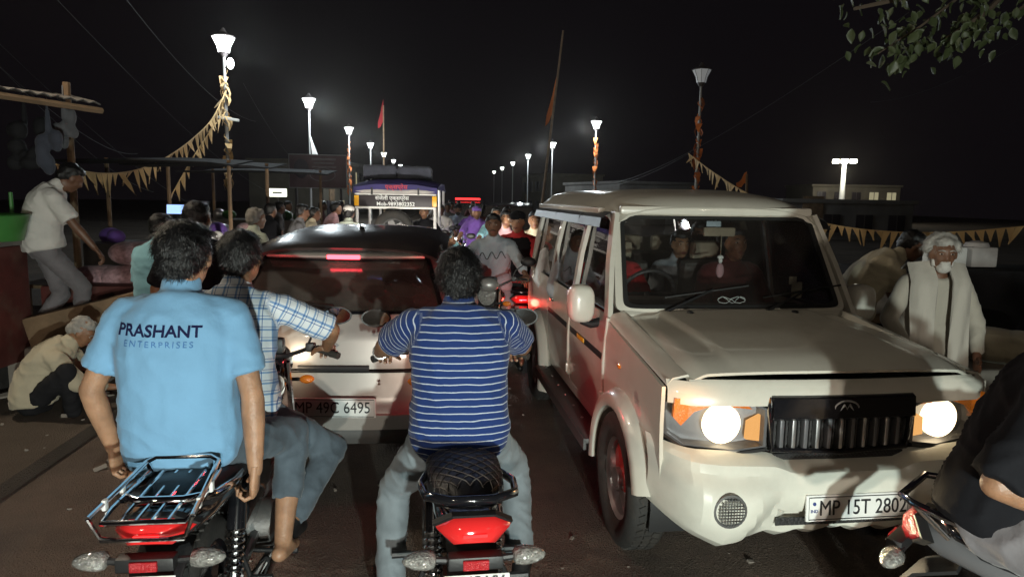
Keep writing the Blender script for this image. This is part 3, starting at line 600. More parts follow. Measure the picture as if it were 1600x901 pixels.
    for s in (-1, 1):
        MB().tube([(s * .27, .97, 1.048), (s * .385, .89, 1.027)], .018, 10).build('grip', 'rubber', hb); MB().tube([(s * .24, 1.02, 1.05), (s * .37, .97, 1.03)], .006, 6).build('lever', 'steel', hb)
        MB().box((s * .235, .99, 1.05), (.05, .04, .045), .008).build('switch_box', 'plastic', hb)
        MB().tube([(s * .22, 1.0, 1.06), (s * .25, .98, 1.13), (s * .33, .97, 1.19)], .006, 6).build('mirror_stem', 'black', hb)
        mi = MB().loft([[(s * .37 + cos(a) * .072 * w, .97 + y, 1.215 + sin(a) * .044 * w) for a in [2 * pi * q / 18 for q in range(18)]] for y, w in ((.03, .3), (.025, .8), (.008, 1.03), (0, 1.03), (0, .92))]).build('mirror', 'black', hb, 50)
        MB().loft([[(s * .37 + cos(a) * .066 * w, .9695 - .001 * (1 - w), 1.215 + sin(a) * .039 * w) for a in [2 * pi * q / 18 for q in range(18)]] for w in (1, .05)], True, True).build('mirror_glass', 'mirror', mi)
        st_ = MB().tube([(s * .07, 1.16, .84), (s * .15, 1.16, .84)], .01, 8).build('indicator_stalk', 'black', g); MB().ell((s * .18, 1.16, .84), (.04, .025, .024)).build('indicator', 'orange_lens', st_)
    MB().box((0, 1.09, 1.04), (.17, .07, .08), .02).build('instrument_cluster', 'plastic', g)
    hl = MB().loft([[(cos(a) * .085 * w, 1.12 + y, .92 + sin(a) * .095 * w) for a in [2 * pi * q / 20 for q in range(20)]] for y, w in ((-.04, .5), (0, .9), (.07, 1.1), (.12, 1.12), (.125, 1.0))]).build('headlight', paint, g, 50)
    MB().loft([[(cos(a) * .078 * w, 1.246 + (1 - w) * .02, .92 + sin(a) * .088 * w) for a in [2 * pi * q / 20 for q in range(20)]] for w in (1, .75, .4, .05)]).build('headlight_lens', 'lamp_head' if headl else 'clear_lens', hl, 60)
    MB().panel([[(x * .055, 1.27 + cos(a) * .345, .30 + sin(a) * .345 - abs(x) * .012) for x in (1, .5, 0, -.5, -1)] for a in [R(10 + 14 * k) for k in range(13)]], .008).build('front_mudguard', paint, g, 60)
    if guard:
        MB().tube([(0, .9, .62), (-.22, .93, .6), (-.32, .93, .5), (-.3, .93, .36), (-.12, .88, .3), (0, .86, .3)], .011, 8).tube([(0, .9, .62), (.22, .93, .6), (.32, .93, .5), (.3, .93, .36), (.12, .88, .3), (0, .86, .3)], .011, 8).build('leg_guard', 'chrome', g)
    return g
# ------------------------------------------------------------------ white sport utility vehicle, facing the camera
def suv(loc, head):
    g = thing('sport_utility_vehicle', 'boxy white sport utility vehicle with lit headlights facing the camera', 'car', loc, head)
    W = 'white_paint'
    MB().box((0, 0, .5), (1.36, 3.7, .3), .04).box((0, 1.2, .72), (1.2, 1.2, .4), .05).build('chassis', 'black', g)
    MB().box((0, -.55, .66), (1.5, 2.75, .04)).build('floor_pan', 'interior', g)
    zs = (.50, .62, .75, .9, 1.02, 1.1, 1.145)
    xo = lambda z: interp(z, (.45, .6, .8, 1.0, 1.1, 1.15), (.772, .793, .803, .80, .79, .775))
    def side(s, y0, y1, zb, zt, name, ny=8, t=.018, m=W):
        rows = []
        for i in range(7):
            r = []
            for j in range(ny + 1):
                y = lerp(y0, y1, j / ny); z = lerp(zb(y), zt(y), i / 6); r.append((s * xo(z), y, z))
            rows.append(r if s < 0 else r[::-1])
        return MB().panel(rows, -t if False else t).build(name, m, g, 30)
    def archz(yc, lo): return lambda y: max(lo, .345 + sqrt(max(0, .425 ** 2 - (y - yc) ** 2))) if abs(y - yc) < .425 else lo
    c = lambda z: (lambda y: z)
    for s in (-1, 1):
        fd = side(s, .915, 1.90, archz(1.34, .50), lambda y: interp(y, (.9, 1.9), (1.125, 1.005)), 'front_fender', 24)
        # fender top roll into the bonnet side
        MB().panel([[(s * x, y, interp(y, (.9, 1.9), (1.125, 1.005)) + dz) for y in ([.915, 1.2, 1.5, 1.75, 1.9] if s < 0 else [1.9, 1.75, 1.5, 1.2, .915])] for x, dz in ((.79, 0), (.765, .028), (.70, .042), (.685, .02))], .012).build('fender_top', W, g, 60)
        d1 = side(s, -.035, .90, c(.50), c(1.145), 'front_door', 8)
        d2 = side(s, -.89, -.055, lambda y: max(.50, archz(-1.34, .5)(y)), c(1.145), 'rear_door', 14)
        side(s, -1.97, -.91, archz(-1.34, .52), c(1.145), 'rear_quarter', 24)
        for d, y in ((d1, .12), (d2, -.72)):
            MB().box((s * .806, y, 1.0), (.012, .14, .05), .005).build('handle_recess', 'black', d); MB().box((s * .822, y, 1.005), (.016, .11, .022), .006).build('door_handle', 'black_gloss', d)
        # side moulding with a yellow mark
        MB().box((s * .812, -.5, .90), (.016, .76, .05), .006).build('side_moulding', 'black', d2); mo = MB().box((s * .812, .43, .90), (.016, .9, .05), .006).build('side_moulding', 'black', d1)
        MB().box((s * .8215, .33, .90), (.005, .2, .028), .002).build('moulding_mark', 'yellow_tape', mo); MB().box((s * .806, 1.1, .925), (.018, .34, .05), .006).box((s * .806, 1.45, .918), (.016, .3, .045), .006).build('side_moulding', 'black', fd)
        MB().ell((s * .82, 1.24, .935), (.01, .03, .016)).build('side_repeater', 'orange_lens', fd)
        for y, z0, z1 in ((.93, .62, 1.14), (-.045, .56, 1.12)):
            MB().tube([(s * .815, y, z0), (s * .82, y, (z0 + z1) / 2), (s * .80, y, z1)], .013, 8).box((s * .822, y, z0 + .05), (.035, .05, .07), .01).build('hinge_and_glint_strip', W, g)  # white strips stand in for light caught in door gaps; blocks are hinges
        # arch flares
        for yc, nm in ((1.34, 'wheel_arch_flare'), (-1.34, 'wheel_arch_flare')):
            rings = []
            for k in range(21):
                a = R((14 if yc > 0 else -20) + (170 if yc > 0 else 205) * k / 20)
                pr = [(.395, .775), (.40, .878), (.425, .892), (.47, .878), (.5, .815), (.47, .78)]
                rings.append([(s * x, yc + cos(a) * r_, .345 + sin(a) * r_ * (.97)) for r_, x in pr])
            MB().loft(rings).build(nm, W, g, 50)
            MB().panel([[(s * x, yc + cos(a) * .40, .345 + sin(a) * .39) for x in (.45, .79)] for a in [R(-15 + 210 * k / 12) for k in range(13)]], .01).build('wheel_well', 'black', g)
        # sill and running board
        MB().box((s * .77, .0, .49), (.06, 1.85, .09), .015).build('sill', W, g)
        rb = MB().box((s * .84, 0, .40), (.17, 1.82, .03), .008).box((s * .915, 0, .38), (.02, 1.82, .07), .006).build('running_board', 'plastic_grey', g)
        for k in range(7): MB().lathe([(.001, 0), (.012, 0), (.009, .006), (.001, .007)], 8, MT((s * .84, -.78 + k * .26, .4155))).build('rivet', 'steel', rb)
        # pillars: point at belt -> point at roof
        X0, X1, zb, zt = .772, .655, 1.14, 1.735
        def bar(y0b, y1b, y0t, y1t, name, m=W, off=0, th=.03):
            a = [(s * (X0 + off), y0b, zb), (s * (X0 + off), y1b, zb)]; b = [(s * (X1 + off), y0t, zt), (s * (X1 + off), y1t, zt)]
            if s > 0: a, b = a[::-1], b[::-1]
            return MB().panel([a, [tuple(V(p).lerp(V(q), .5) + V((s * .012, 0, 0))) for p, q in zip(a, b)], b], th).build(name, m, g, 30)
        bar(.84, .925, .50, .60, 'front_pillar'); bar(-.075, .0, -.075, -.005, 'centre_pillar'); bar(-.93, -.85, -.93, -.86, 'rear_pillar'); bar(-1.97, -1.88, -1.93, -1.85, 'tail_pillar')
        MB().box((s * .705, -.80, 1.742), (.05, 2.3, .04), .01).build('roof_rail', W, g)
        # glass with black rubber edge, rain visors
        for ya, yb, ta, tb in ((.02, .82, .02, .50), (-.83, -.095, -.84, -.095), (-1.86, -.95, -1.83, -.95)):
            q = [V((s * .757, ya, 1.155)), V((s * .757, yb, 1.155)), V((s * .653, tb, 1.72)), V((s * .653, ta, 1.72))]
            rows = [[q[0], q[1]], [q[3], q[2]]]; rows = rows if s < 0 else [r[::-1] for r in rows]
            gl = MB().panel(rows, .006).build('side_window', 'glass_tint' if ya < -.9 else 'glass', g)
            MB().tube([q[0], q[1], q[2], q[3]], .011, 6, True).build('window_seal', 'rubber_seal', gl)
            if ya > -.5 and ya < 0.5 or True:
                y0, y1 = min(ta, ya) - .02, tb + .05; rw = [[(s * .695, y0, 1.735), (s * .695, y1, 1.735)], [(s * .765, y0, 1.70), (s * .765, y1 + .02, 1.70)], [(s * .785, y0, 1.645), (s * .785, y1 + .06, 1.645)]]
                MB().panel(rw if s > 0 else [r[::-1] for r in rw], .004).build('rain_visor', 'plastic', gl, 20)
        # mirror
        mi = MB().loft([[(s * .93 + cos(a) * .082 * w * (abs(cos(a)) ** -.35 if abs(cos(a)) > .3 else 1), .74 + y, 1.20 + sin(a) * .115 * w * (abs(sin(a)) ** -.35 if abs(sin(a)) > .3 else 1)) for a in [2 * pi * q / 24 + .13 for q in range(24)]] for y, w in ((-.03, .86), (-.025, .96), (.02, 1.0), (.07, .93), (.085, .75), (.087, .2))]).build('door_mirror', W, g, 50)
        MB().box((s * .93, .711, 1.20), (.13, .006, .19), .002).build('mirror_glass', 'mirror', mi); MB().tube([(s * .79, .72, 1.08), (s * .86, .74, 1.07), (s * .92, .75, 1.09)], [.03, .026, .02], 10).build('mirror_arm', 'black', mi)
        # wheels
        wheel(g, 'wheel', (s * .765, 1.34, .355), .355, .215, .215, 5, 'alloy', 'red_paint'); wheel(g, 'wheel', (s * .765, -1.34, .355), .355, .215, .215, 5, 'alloy', 'red_paint')
        for yy in (1.34, -1.34): MB().lathe([(.06, -.05), (.14, -.05), (.14, .02), (.06, .02)], 16, Matrix.Translation((s * .70, yy, .355)) @ AX['x']).build('brake_drum', 'engine', g)
    # roof
    rows = []
    for j in range(25):
        y = lerp(.60, -1.97, (j / 24) ** 1.5); f = interp(y, (-1.97, -1.85, .0, .35, .50, .585, .60), (-.05, 0, 0, -.03, -.06, -.105, -.118)); r = []
        for i in range(15):
            x = lerp(-.70, .70, i / 14); e = abs(x) / .70; w = interp(y, (-1.97, .2, .6), (1.0, 1.0, .985)); r.append((x * w, y, 1.752 + f + .112 * (1 - e ** 4.5) ** .6 + .01 * (1 - e * e)))
        rows.append(r)
    rf = MB().panel(rows, .02).build('roof', W, g, 60)
    for x in (-.35, -.12, .12, .35): MB().tube([(x, .2, 1.871 - abs(x) * .012), (x, -1.7, 1.871 - abs(x) * .012)], .012, 6, flat=.6).build('roof_rib', W, rf)
    MB().box((0, -1.965, 1.0), (1.5, .03, .9), .02).build('tailgate', W, g); MB().box((0, -1.97, 1.44), (1.2, .02, .45)).build('rear_glass', 'glass_tint', g)
    wheel(g, 'spare_wheel', (0, 0, 0), .34, .2, .215, 5, 'alloy').matrix_local = MT((0, -2.08, .95), 0, 0, pi / 2)
    # windscreen: frame, seal, glass
    def ws(u, v): # u -1..1, v 0..1
        return V((u * lerp(.700, .648, v), lerp(.885, .565, v) + .03 * (1 - u * u) , lerp(1.19, 1.72, v)))
    gl = MB().panel([[ws(lerp(-1, 1, i / 8), v) for i in range(9)][::-1] for v in (0, .5, 1)], .006).build('windscreen', 'glass', g, 60)
    rc = []
    for k in range(96):
        a = 2 * pi * k / 96; cx = abs(cos(a)) ** .1 * (1 if cos(a) > 0 else -1); cz = abs(sin(a)) ** .1 * (1 if sin(a) > 0 else -1); rc.append((cx, .5 + .5 * cz))
    MB().loft([[ws(u, v) + V((0, dy, 0)) for u, v in [(cx * sc, .5 + (v - .5) * sv) for cx, v in rc]] for sc, sv, dy in ((1.0, 1.0, .0), (1.0, 1.0, .02), (.96, .925, .016), (.96, .925, -.004))], True, False).build('windscreen_seal', 'rubber_seal', gl, 50)
    fr = MB()
    fr.loft([[ws(u, v) + V((0, dy, 0)) for u, v in [(cx * sc, .5 + (v - .5) * sv) for cx, v in rc]] for sc, sv, dy in ((1.065, 1.09, -.03), (1.062, 1.085, .002), (.995, .99, .010), (.995, .99, -.02))], True, False); fr.build('windscreen_frame', W, g, 50)
    MB().panel([[(u * w, y, z) for u in (1, .6, 0, -.6, -1)] for y, z, w in ((.93, 1.10, .735), (.925, 1.155, .735), (.905, 1.175, .72), (.88, 1.185, .70))], .012).build('cowl_panel', W, g, 30)
    # bonnet
    def bon(u, v):
        x = u * interp(v, (0, 1), (.715, .70)); y = lerp(.93, 1.93, v); e = abs(u)
        z = interp(v, (0, .5, .88, 1), (1.132, 1.115, 1.085, 1.05)) + .022 * (1 - e ** 3) + (.02 if e < .66 else .02 * max(0, 1 - (e - .66) / .045)) * (1 - v) ** .6
        return (x, y + .045 * (1 - u * u) * v, z - (.03 * max(0, (e - .9) / .1)))
    bo = MB().panel([[bon(1 - 2 * i / 70, v / 12) for i in range(71)] for v in range(13)][::1], .014).build('bonnet', W, g, 40)
    MB().panel([[(x * .705, yy + .045 * (1 - x * x), z) for x in (1, .75, .5, .25, 0, -.25, -.5, -.75, -1)] for yy, z in ((1.925, 1.036), (1.945, 1.02), (1.95, 1.0))], .012).build('bonnet_lip', W, g, 60)
    for s in (-1, 1): MB().ell((s * .33, 1.02, 1.185), (.02, .025, .009)).build('washer_nozzle', 'black', bo)
    # nose: white band, grille, lights
    nose = lambda x: 1.955 + .05 * (1 - (x / .78) ** 2); NZ = .022
    xs = [.79, .70, .55, .4, .2, 0, -.2, -.4, -.55, -.70, -.79]
    MB().panel([[(x, nose(x) - (.05 if abs(x) > .75 else 0) + dy, z + .0 * x) for x in xs] for z, dy in ((1.03, -.03), (.995, .002), (.945, .004), (.94, -.03))], .012).build('nose_panel', W, g, 60)
    gr = MB().panel([[(x, nose(x) + dy, z) for x in (.345, .25, .12, 0, -.12, -.25, -.345)] for z, dy in ((.977, .0), (.972, .022), (.892, .03), (.887, .012))], .014).build('grille', 'black_gloss', g, 40)
    MB().panel([[(x, nose(x) - .035, z) for x in (.34, 0, -.34)] for z in (.90, .72)], .01).build('grille_backing', 'mesh_black', gr)
    MB().tube([(-.345, nose(.3), .977), (-.35, nose(.3) + .01, .922), (-.33, nose(.3) + .01, .742), (0, nose(0) + .01, .727), (.33, nose(.3) + .01, .742), (.35, nose(.3) + .01, .922), (.345, nose(.3), .977)], .014, 8).build('grille_frame', 'black_gloss', gr)
    for k in range(11):
        x = -.285 + k * .057
        MB().box((x, nose(x) - .004, .815), (.02, .035, .15), .006).build('grille_bar', 'alloy' if k % 2 else 'grey_gloss', gr)
        MB().box((x + .028, nose(x) - .016, .815), (.006, .02, .15)).build('grille_fin', 'plastic', gr)
    em = [(cos(a) * .058, sin(a) * .034) for a in [2 * pi * k / 24 for k in range(24)]]
    eo = MB().tube([(x, nose(x) + .034, .932 + z) for x, z in em], .006, 6, True).build('emblem', 'alloy', gr); MB().tube([(-.04, nose(0) + .034, .912), (-.012, nose(0) + .036, .949), (0, nose(0) + .036, .929), (.012, nose(0) + .036, .949), (.04, nose(0) + .034, .912)], .006, 6).build('emblem_mark', 'alloy', eo)
    ms = MB()
    for k in range(34):
        x = -.31 + k * .0188
        for q in (0, 1): ms.tube([(x, nose(x) + .012, .70 + q * .018), (x + .0188, nose(x) + .012, .70 + (1 - q) * .018)], .0022, 4)
    MB().panel([[(x, nose(x) + .004, z) for x in (.32, 0, -.32)] for z in (.722, .696)], .008).build('lower_grille_strip', 'black', gr); ms.build('lower_grille_mesh', 'plastic', gr)
    for s in (-1, 1):
        # headlight outline (x outwards, z)
        ol = [(x, z + NZ) for x, z in [(.362, .735), (.362, .90), (.42, .925), (.56, .945), (.70, .958), (.785, .955), (.795, .86), (.785, .765), (.72, .725), (.5, .715)]]
        hy = lambda x: nose(x) - (.0 if x < .6 else (x - .6) ** 2 * 2.6)
        def R3(sc, dy, cx=.575, cz=.857): return [(s * (cx + (x - cx) * sc), hy(cx + (x - cx) * sc) + dy, cz + (z - cz) * sc) for x, z in ol]
        hd = MB().loft([R3(1.03, -.05), R3(1.03, .008), R3(.965, .01), R3(.95, -.02), R3(.9, -.06)]).build('headlight', 'grey_gloss', g, 30)
        MB().loft([R3(.97, .007), R3(.6, .016), R3(.05, .02)], True, False).build('headlight_lens', 'glass_clear', hd, 60)
        MB().lathe([(.001, .012), (.04, .01), (.076, 0), (.088, -.006), (.088, -.03), (.07, -.04)], 28, Matrix.Translation((s * .545, hy(.545) - .022, .844)) @ AX['y'].inverted() @ Matrix.Rotation(pi, 4, 'X')).build('lit_reflector', 'lamp_warm', hd, 60)
        wd_ = [(.40, .885), (.44, .915), (.56, .935), (.70, .945), (.772, .942), (.778, .86), (.74, .82), (.68, .88), (.60, .905), (.48, .895)]
        MB().prism([(s * x, z) for x, z in wd_], .02, MT((0, hy(.65) - .035, NZ))).build('turn_signal', 'orange_lens', hd); MB().prism([(s * x, z) for x, z in ((.375, .75), (.375, .87), (.435, .84), (.44, .76))], .02, MT((0, hy(.4) - .035, NZ))).build('parking_light', 'lamp_amber', hd)
        MB().tube([(s * x, hy(x) + .012, z + NZ) for x, z in ((.362, .722), (.5, .703), (.72, .712), (.8, .76))], .008, 6).build('light_trim', 'black', hd)
    # bumper
    def bp(u, v):
        s = 1 if u >= 0 else -1; a = abs(u); x = u * .815; wrap = max(0, (a - .80) / .20); yb = 2.045 + .045 * (1 - a * a) - .27 * wrap ** 2.2
        horn = interp(a, (.0, .33 + .18 * (1 - v), .45 + .18 * (1 - v), 1), (0, 0, 1, 1)); mid = sin(min(1, v / .8) * pi)
        dy = interp(v, (0, .08, .3, .55, .66, .8, .93, 1), (-.06, -.02, .0, .012, .014, -.004, -.02, -.09)) + .05 * horn * max(0, mid) - .07 * (1 - horn) * max(0, .75 - v) ** 1.0
        rec = -.035 * (1 if a < .34 else max(0, 1 - (a - .34) / .05)) * (1 if .16 < v < .44 else 0)
        z0 = interp(a, (0, .55, .7, 1), (.375, .355, .33, .45)); z1 = interp(a, (0, .32, .42, .8, 1), (.675, .675, .71, .725, .74))
        return (x, yb + dy * (1 - .5 * wrap) + rec, lerp(z0, z1, v) + (.012 * sin(a * 34) * (1 - v) ** 6 if a < .6 else 0))
    bu = MB().panel([[bp(1 - 2 * i / 60, v / 22) for i in range(61)] for v in range(23)][::-1], .02).build('front_bumper', 'white_bumper', g, 16); MB().tube([V(bp(1 - 2 * i / 60, .985)) + V((0, .004, .004)) for i in range(3, 58)], .006, 5).build('bumper_gap', 'black', bu)
    MB().panel([[(x, 2.052 + .045 * (1 - (x / .885) ** 2) - .012 + dz, z) for x in (.33, 0, -.33)] for z, dz in ((.465, .0), (.43, .0))], .008).build('bumper_grille', 'mesh_black', bu)
    ms = MB()
    for k in range(30):
        x = -.31 + k * .0207
        for q in (0, 1): ms.tube([(x, 2.092 - .05 * (x / .885) ** 2, .432 + q * .03), (x + .0207, 2.092 - .05 * (x / .885) ** 2, .432 + (1 - q) * .03)], .0024, 4)
    ms.build('bumper_mesh', 'plastic', bu)
    for s in (-1, 1):
        f = MB().lathe([(.001, .0), (.058, -.002), (.066, .012), (.074, .008), (.076, -.03), (.06, -.04)], 24, Matrix.Translation((s * .575, 2.136, .53)) @ Matrix.Rotation(s * -.08, 4, 'Z') @ AX['y'].inverted() @ Matrix.Rotation(pi, 4, 'X')).build('fog_lamp_cover', 'plastic_grey', bu, 40)
        gm = MB()
        for k in range(-4, 5): gm.tube([(s * .575 + k * .013, 2.153, .53 - sqrt(.06 ** 2 - (k * .013) ** 2)), (s * .575 + k * .013, 2.153, .53 + sqrt(.06 ** 2 - (k * .013) ** 2))], .002, 4).tube([(s * .575 - sqrt(.06 ** 2 - (k * .013) ** 2), 2.153, .53 + k * .013), (s * .575 + sqrt(.06 ** 2 - (k * .013) ** 2), 2.153, .53 + k * .013)], .002, 4)
        gm.build('fog_lamp_mesh', 'steel', f)
    Mp = MT((-.035, 2.122, .52), R(-4), 0, pi)
    pl = MB().box((0, 0, 0), (.50, .012, .115), .004, Mp).build('number_plate', 'plate_white', g)
    MB().tube([Mp @ V(p) for p in ((-.238, -.008, -.048), (.238, -.008, -.048), (.238, -.008, .048), (-.238, -.008, .048))], .002, 4, True).build('plate_border', 'ink', pl)
    text('plate_lettering', 'MP 15T 2802', .094, 'ink', pl, Mp @ MT((.022, -.0075, -.002), pi / 2), sx=.83); text('plate_lettering', 'IND', .02, 'ink_blue', pl, Mp @ MT((-.212, -.0075, -.012), pi / 2)); MB().lathe([(.001, 0), (.008, 0), (.008, .002)], 14, Mp @ MT((-.212, -.006, .02), pi / 2)).build('plate_hologram', 'ink_blue', pl)
    # wipers
    for x0, x1 in ((.42, -.05), (-.18, -.60)):
        a = ws(-x0 / .672 * -1, -.03) + V((0, .03, 0)); b = ws(x1 / .64 if False else (x0 - .30) / .65, .20) + V((0, .02, 0)); w = MB().tube([a, a + V((0, .015, .012)), b], [.012, .009, .006], 6).ell(a, (.02, .02, .016)).build('wiper', 'black', g)
        MB().tube([ws((x0 + .0) / .66, .115) + V((0, .016, 0)), ws((x0 - .52) / .64, .24) + V((0, .018, 0))], .006, 5).build('wiper_blade', 'rubber_seal', w)
    # interior
    MB().box((0, .62, 1.06), (1.36, .36, .2), .05).box((.37, .5, 1.15), (.4, .16, .1), .03).build('dashboard', 'interior', g)
    sw = bpy.data.objects
    Ms = MT((.37, .36, 1.2), R(62)); MB().tube([Ms @ V((cos(a) * .185, sin(a) * .185, 0)) for a in [2 * pi * k / 32 for k in range(32)]], .014, 8, True).tube([Ms @ V((-.18, 0, 0)), Ms @ V((.18, 0, 0))], .012).tube([Ms @ V((0, 0, 0)), Ms @ V((0, -.18, 0))], .012).tube([Ms @ V((0, 0, 0)), Ms @ V((0, -.05, -.25))], .025).build('steering_wheel', 'plastic', g)
    for x, y in ((.37, -.1), (-.37, -.1), (.35, -1.0), (-.35, -1.0), (0, -1.0)):
        st = MB().box((x, y, .78), (.48, .46, .16), .05).box((0, 0, 0), (.46, .13, .58), .05, MT((x, y - .27, 1.08), R(-10))).build('car_seat', 'interior', g)
        MB().box((0, 0, 0), (.25, .09, .15), .04, MT((x, y - .31, 1.43), R(-6))).build('headrest', 'seat_beige', st)
    MB().box((0, .578, 1.752), (1.30, .06, .055), .02).build('roof_header', W, g)
    mr = MB().box((-.06, .50, 1.62), (.22, .03, .06), .018).build('rear_view_mirror', 'seat_beige', g); MB().box((.0, .545, 1.672), (.10, .006, .035), .002).build('windscreen_sticker', 'shirt_sky', gl)
    MB().box((-.52, .70, 1.27), (.07, .006, .10), .0).box((-.49, .70, 1.33), (.05, .006, .05), 0, MT((0, 0, 0))).build('paper_tag', 'shirt_cream', gl)
    ch = MB().tube([(-.06, .54, 1.60), (-.06, .545, 1.47)], .0025, 5).build('hanging_charm', 'seat_beige', mr); MB().ell((-.06, .545, 1.46), (.022, .012, .014)).ell((-.06, .545, 1.44), (.014, .014, .02)).build('charm_bead', 'plate_white', ch); MB().ell((-.06, .545, 1.375), (.027, .02, .05)).build('charm_tassel', 'shirt_pink', ch)
    wv = [ws(-.12 + .26 * k / 24 + .04 * sin(k * 1.3), .085 + .035 * sin(k * .9)) + V((0, -.012, 0)) for k in range(25)]; MB().tube(wv, .0022, 4).build('loose_cable', 'plate_white', g)
    return g
SUV_P = (1.69, 4.80); SUV_H = 180 - 1.74
SUV = suv((SUV_P[0], SUV_P[1], 0), SUV_H); SUV.scale = (.965, 1, 1)
# ------------------------------------------------------------------ silver hatchback with a black roof, seen from behind
def hatchback(loc, head):
    g = thing('hatchback', 'silver hatchback with black roof and lit red brake light, stopped ahead of the motorcycles', 'car', loc, head)
    # body side/rear shape: half width at height z, rear y at height z
    hw = lambda z: interp(z, (.3, .5, .75, 1.0, 1.1, 1.3, 1.46, 1.55), (.74, .80, .82, .80, .77, .68, .60, .54))
    ry = lambda z: interp(z, (.34, .42, .56, .62, .80, .86, 1.0, 1.13, 1.43), (.09, .02, .0, .035, .05, .05, .07, .13, .44))
    def rear(u, z, d=0): a = abs(u); return V((u * hw(z), ry(z) + .11 * a ** 2.4 + .16 * max(0, (a - .82) / .18) ** 2 + d, z))
    def sheet(name, z0, z1, u0, u1, m, t=.015, nz=8, nu=20, d=0, ang=40, par=None):
        return MB().panel([[rear(lerp(u0, u1, i / nu), lerp(z0, z1, j / nz), d) for i in range(nu + 1)] for j in range(nz + 1)], t).build(name, m, par or g, ang)
    bu = sheet('rear_bumper', .55, .80, -1, 1, 'silver_paint', .02, 10, 30); sheet('bumper_step', .47, .56, -1, 1, 'silver_paint', .02, 5, 30, -.025, par=bu); sheet('bumper_skirt', .36, .465, -.99, .99, 'plastic_grey', .02, 5, 30, -.008, par=bu)
    tg = sheet('tailgate', .815, 1.13, -.84, .84, 'silver_paint', .02, 10, 30)
    # plate recess line and swage
    MB().tube([rear(u / 20, .80, -.004) for u in range(-17, 18)], .007, 6).build('tailgate_gap', 'black', tg); MB().tube([rear(u / 20, 1.118, -.004) for u in range(-16, 17)], .012, 6).build('glass_ledge', 'silver_paint', tg)
    MB().tube([rear(u / 40, .795 + .028, -.012) for u in range(-10, 11)], .016, 8).build('tailgate_handle', 'plastic', tg)
    gl = sheet('rear_glass', 1.135, 1.41, -.80, .80, 'glass_tint', .006, 8, 16)
    edge = [rear(-.82 + 1.64 * k / 20, 1.13, -.003) for k in range(21)] + [rear(.82, 1.13 + .29 * k / 6, -.003) for k in range(1, 7)] + [rear(.82 - 1.64 * k / 20, 1.42, -.003) for k in range(1, 21)] + [rear(-.82, 1.42 - .29 * k / 6, -.003) for k in range(1, 6)]
    MB().tube(edge, .016, 6, True).build('glass_seal', 'black_gloss', gl)
    for s in (-1, 1):
        # pillars, tail lamps, sides
        pz = [1.13 + .32 * k / 6 for k in range(7)]
        MB().panel([[rear(s * (.82 if s > 0 else 1.0), z) , rear(s * .91, z), rear(s * (1.0 if s > 0 else .82), z)] for z in pz], .02).build('rear_pillar', 'silver_paint', g, 60)
        tl = MB().panel([[rear(s * (.845 if s > 0 else 1.0), z, -.012), rear(s * .92, z, -.02), rear(s * (1.0 if s > 0 else .845), z, -.012)] for z in [.84 + .32 * k / 8 for k in range(9)]], .02).build('tail_lamp', 'red_lens', g, 60)
        MB().panel([[rear(s * (.875 if s > 0 else .965), z, -.026), rear(s * (.965 if s > 0 else .875), z, -.026)] for z in [.98 + .14 * k / 4 for k in range(5)]], .008).build('brake_element', 'brake', tl, 60)
        prof = lambda y: interp(y, (.25, .5, 1.1, 2.4, 3.1, 3.5), (1.0, 1.0, 1.0, 1.0, .96, .80))
        rows = []
        for z in [.32 + .76 * k / 8 for k in range(9)]: rows.append([(s * hw(z) * prof(y), y, z) for y in [.27 + 3.2 * k / 16 for k in range(17)]])
        MB().panel(rows if s > 0 else [r[::-1] for r in rows], .02).build('side_panel', 'silver_paint', g, 50)
        rows = []
        for k, z in enumerate([1.08 + .42 * k / 5 for k in range(6)]): rows.append([(s * hw(z), lerp(.3 + .33 * k / 5, 2.75 - .65 * k / 5, i / 6), z) for i in range(7)])
        MB().panel(rows if s > 0 else [r[::-1] for r in rows], .008).build('side_window', 'glass_tint', g, 60)
        for y in (.62, 2.95):
            wheel(g, 'wheel', (s * .735, y, .285), .285, .17, .19, 6, 'alloy', None, False)
            MB().tube([(s * .79, y + cos(R(a)) * .32, .30 + sin(R(a)) * .32) for a in range(-10, 191, 20)], .03, 8).build('wheel_arch', 'black', g)
        MB().ell((s * .9, 2.15, 1.05), (.09, .05, .065)).build('door_mirror', 'silver_paint', g)
    # roof with rear spoiler
    rows = []
    for j in range(14):
        y = interp(j, (0, 1, 2, 13), (.40, .45, .55, 2.2)); z = interp(y, (.4, .46, .8, 1.4, 2.2), (1.455, 1.48, 1.535, 1.565, 1.51)); w = interp(y, (.4, .8, 2.2), (.60, .615, .58))
        rows.append([(w * u, y + .03 * u * u * (1 if j < 3 else 0), z + .035 * (1 - abs(u) ** 3.5) - .045 * abs(u) ** 6) for u in [-1 + 2 * i / 16 for i in range(17)]])
    rf = MB().panel(rows, .02).build('roof', 'black_roof', g, 60)
    sp = MB().loft([[rear(u, 1.44) + V((0, dy, dz)) for dy, dz in ((.03, .03), (-.05, .02), (-.075, .005), (-.07, -.008), (-.02, -.022), (.04, -.02))] for u in [-.80 + 1.6 * k / 16 for k in range(17)]]).build('roof_spoiler', 'silver_paint', g, 50)
    MB().box((0, rear(0, 1.44).y - .076, 1.438), (.20, .012, .026), .004).build('brake_light', 'brake', sp)
    MB().tube([(0, 1.0, 1.585), (0, .96, 1.61), (0, .93, 1.615)], .006, 6).ell((0, 1.02, 1.585), (.02, .035, .012)).build('antenna', 'black', rf)
    MB().panel([[(u * lerp(.72, .57, v), lerp(2.85, 2.2, v), lerp(1.02, 1.5, v)) for u in (1, 0, -1)] for v in (0, 1)], .008).build('windscreen', 'glass_tint', g)
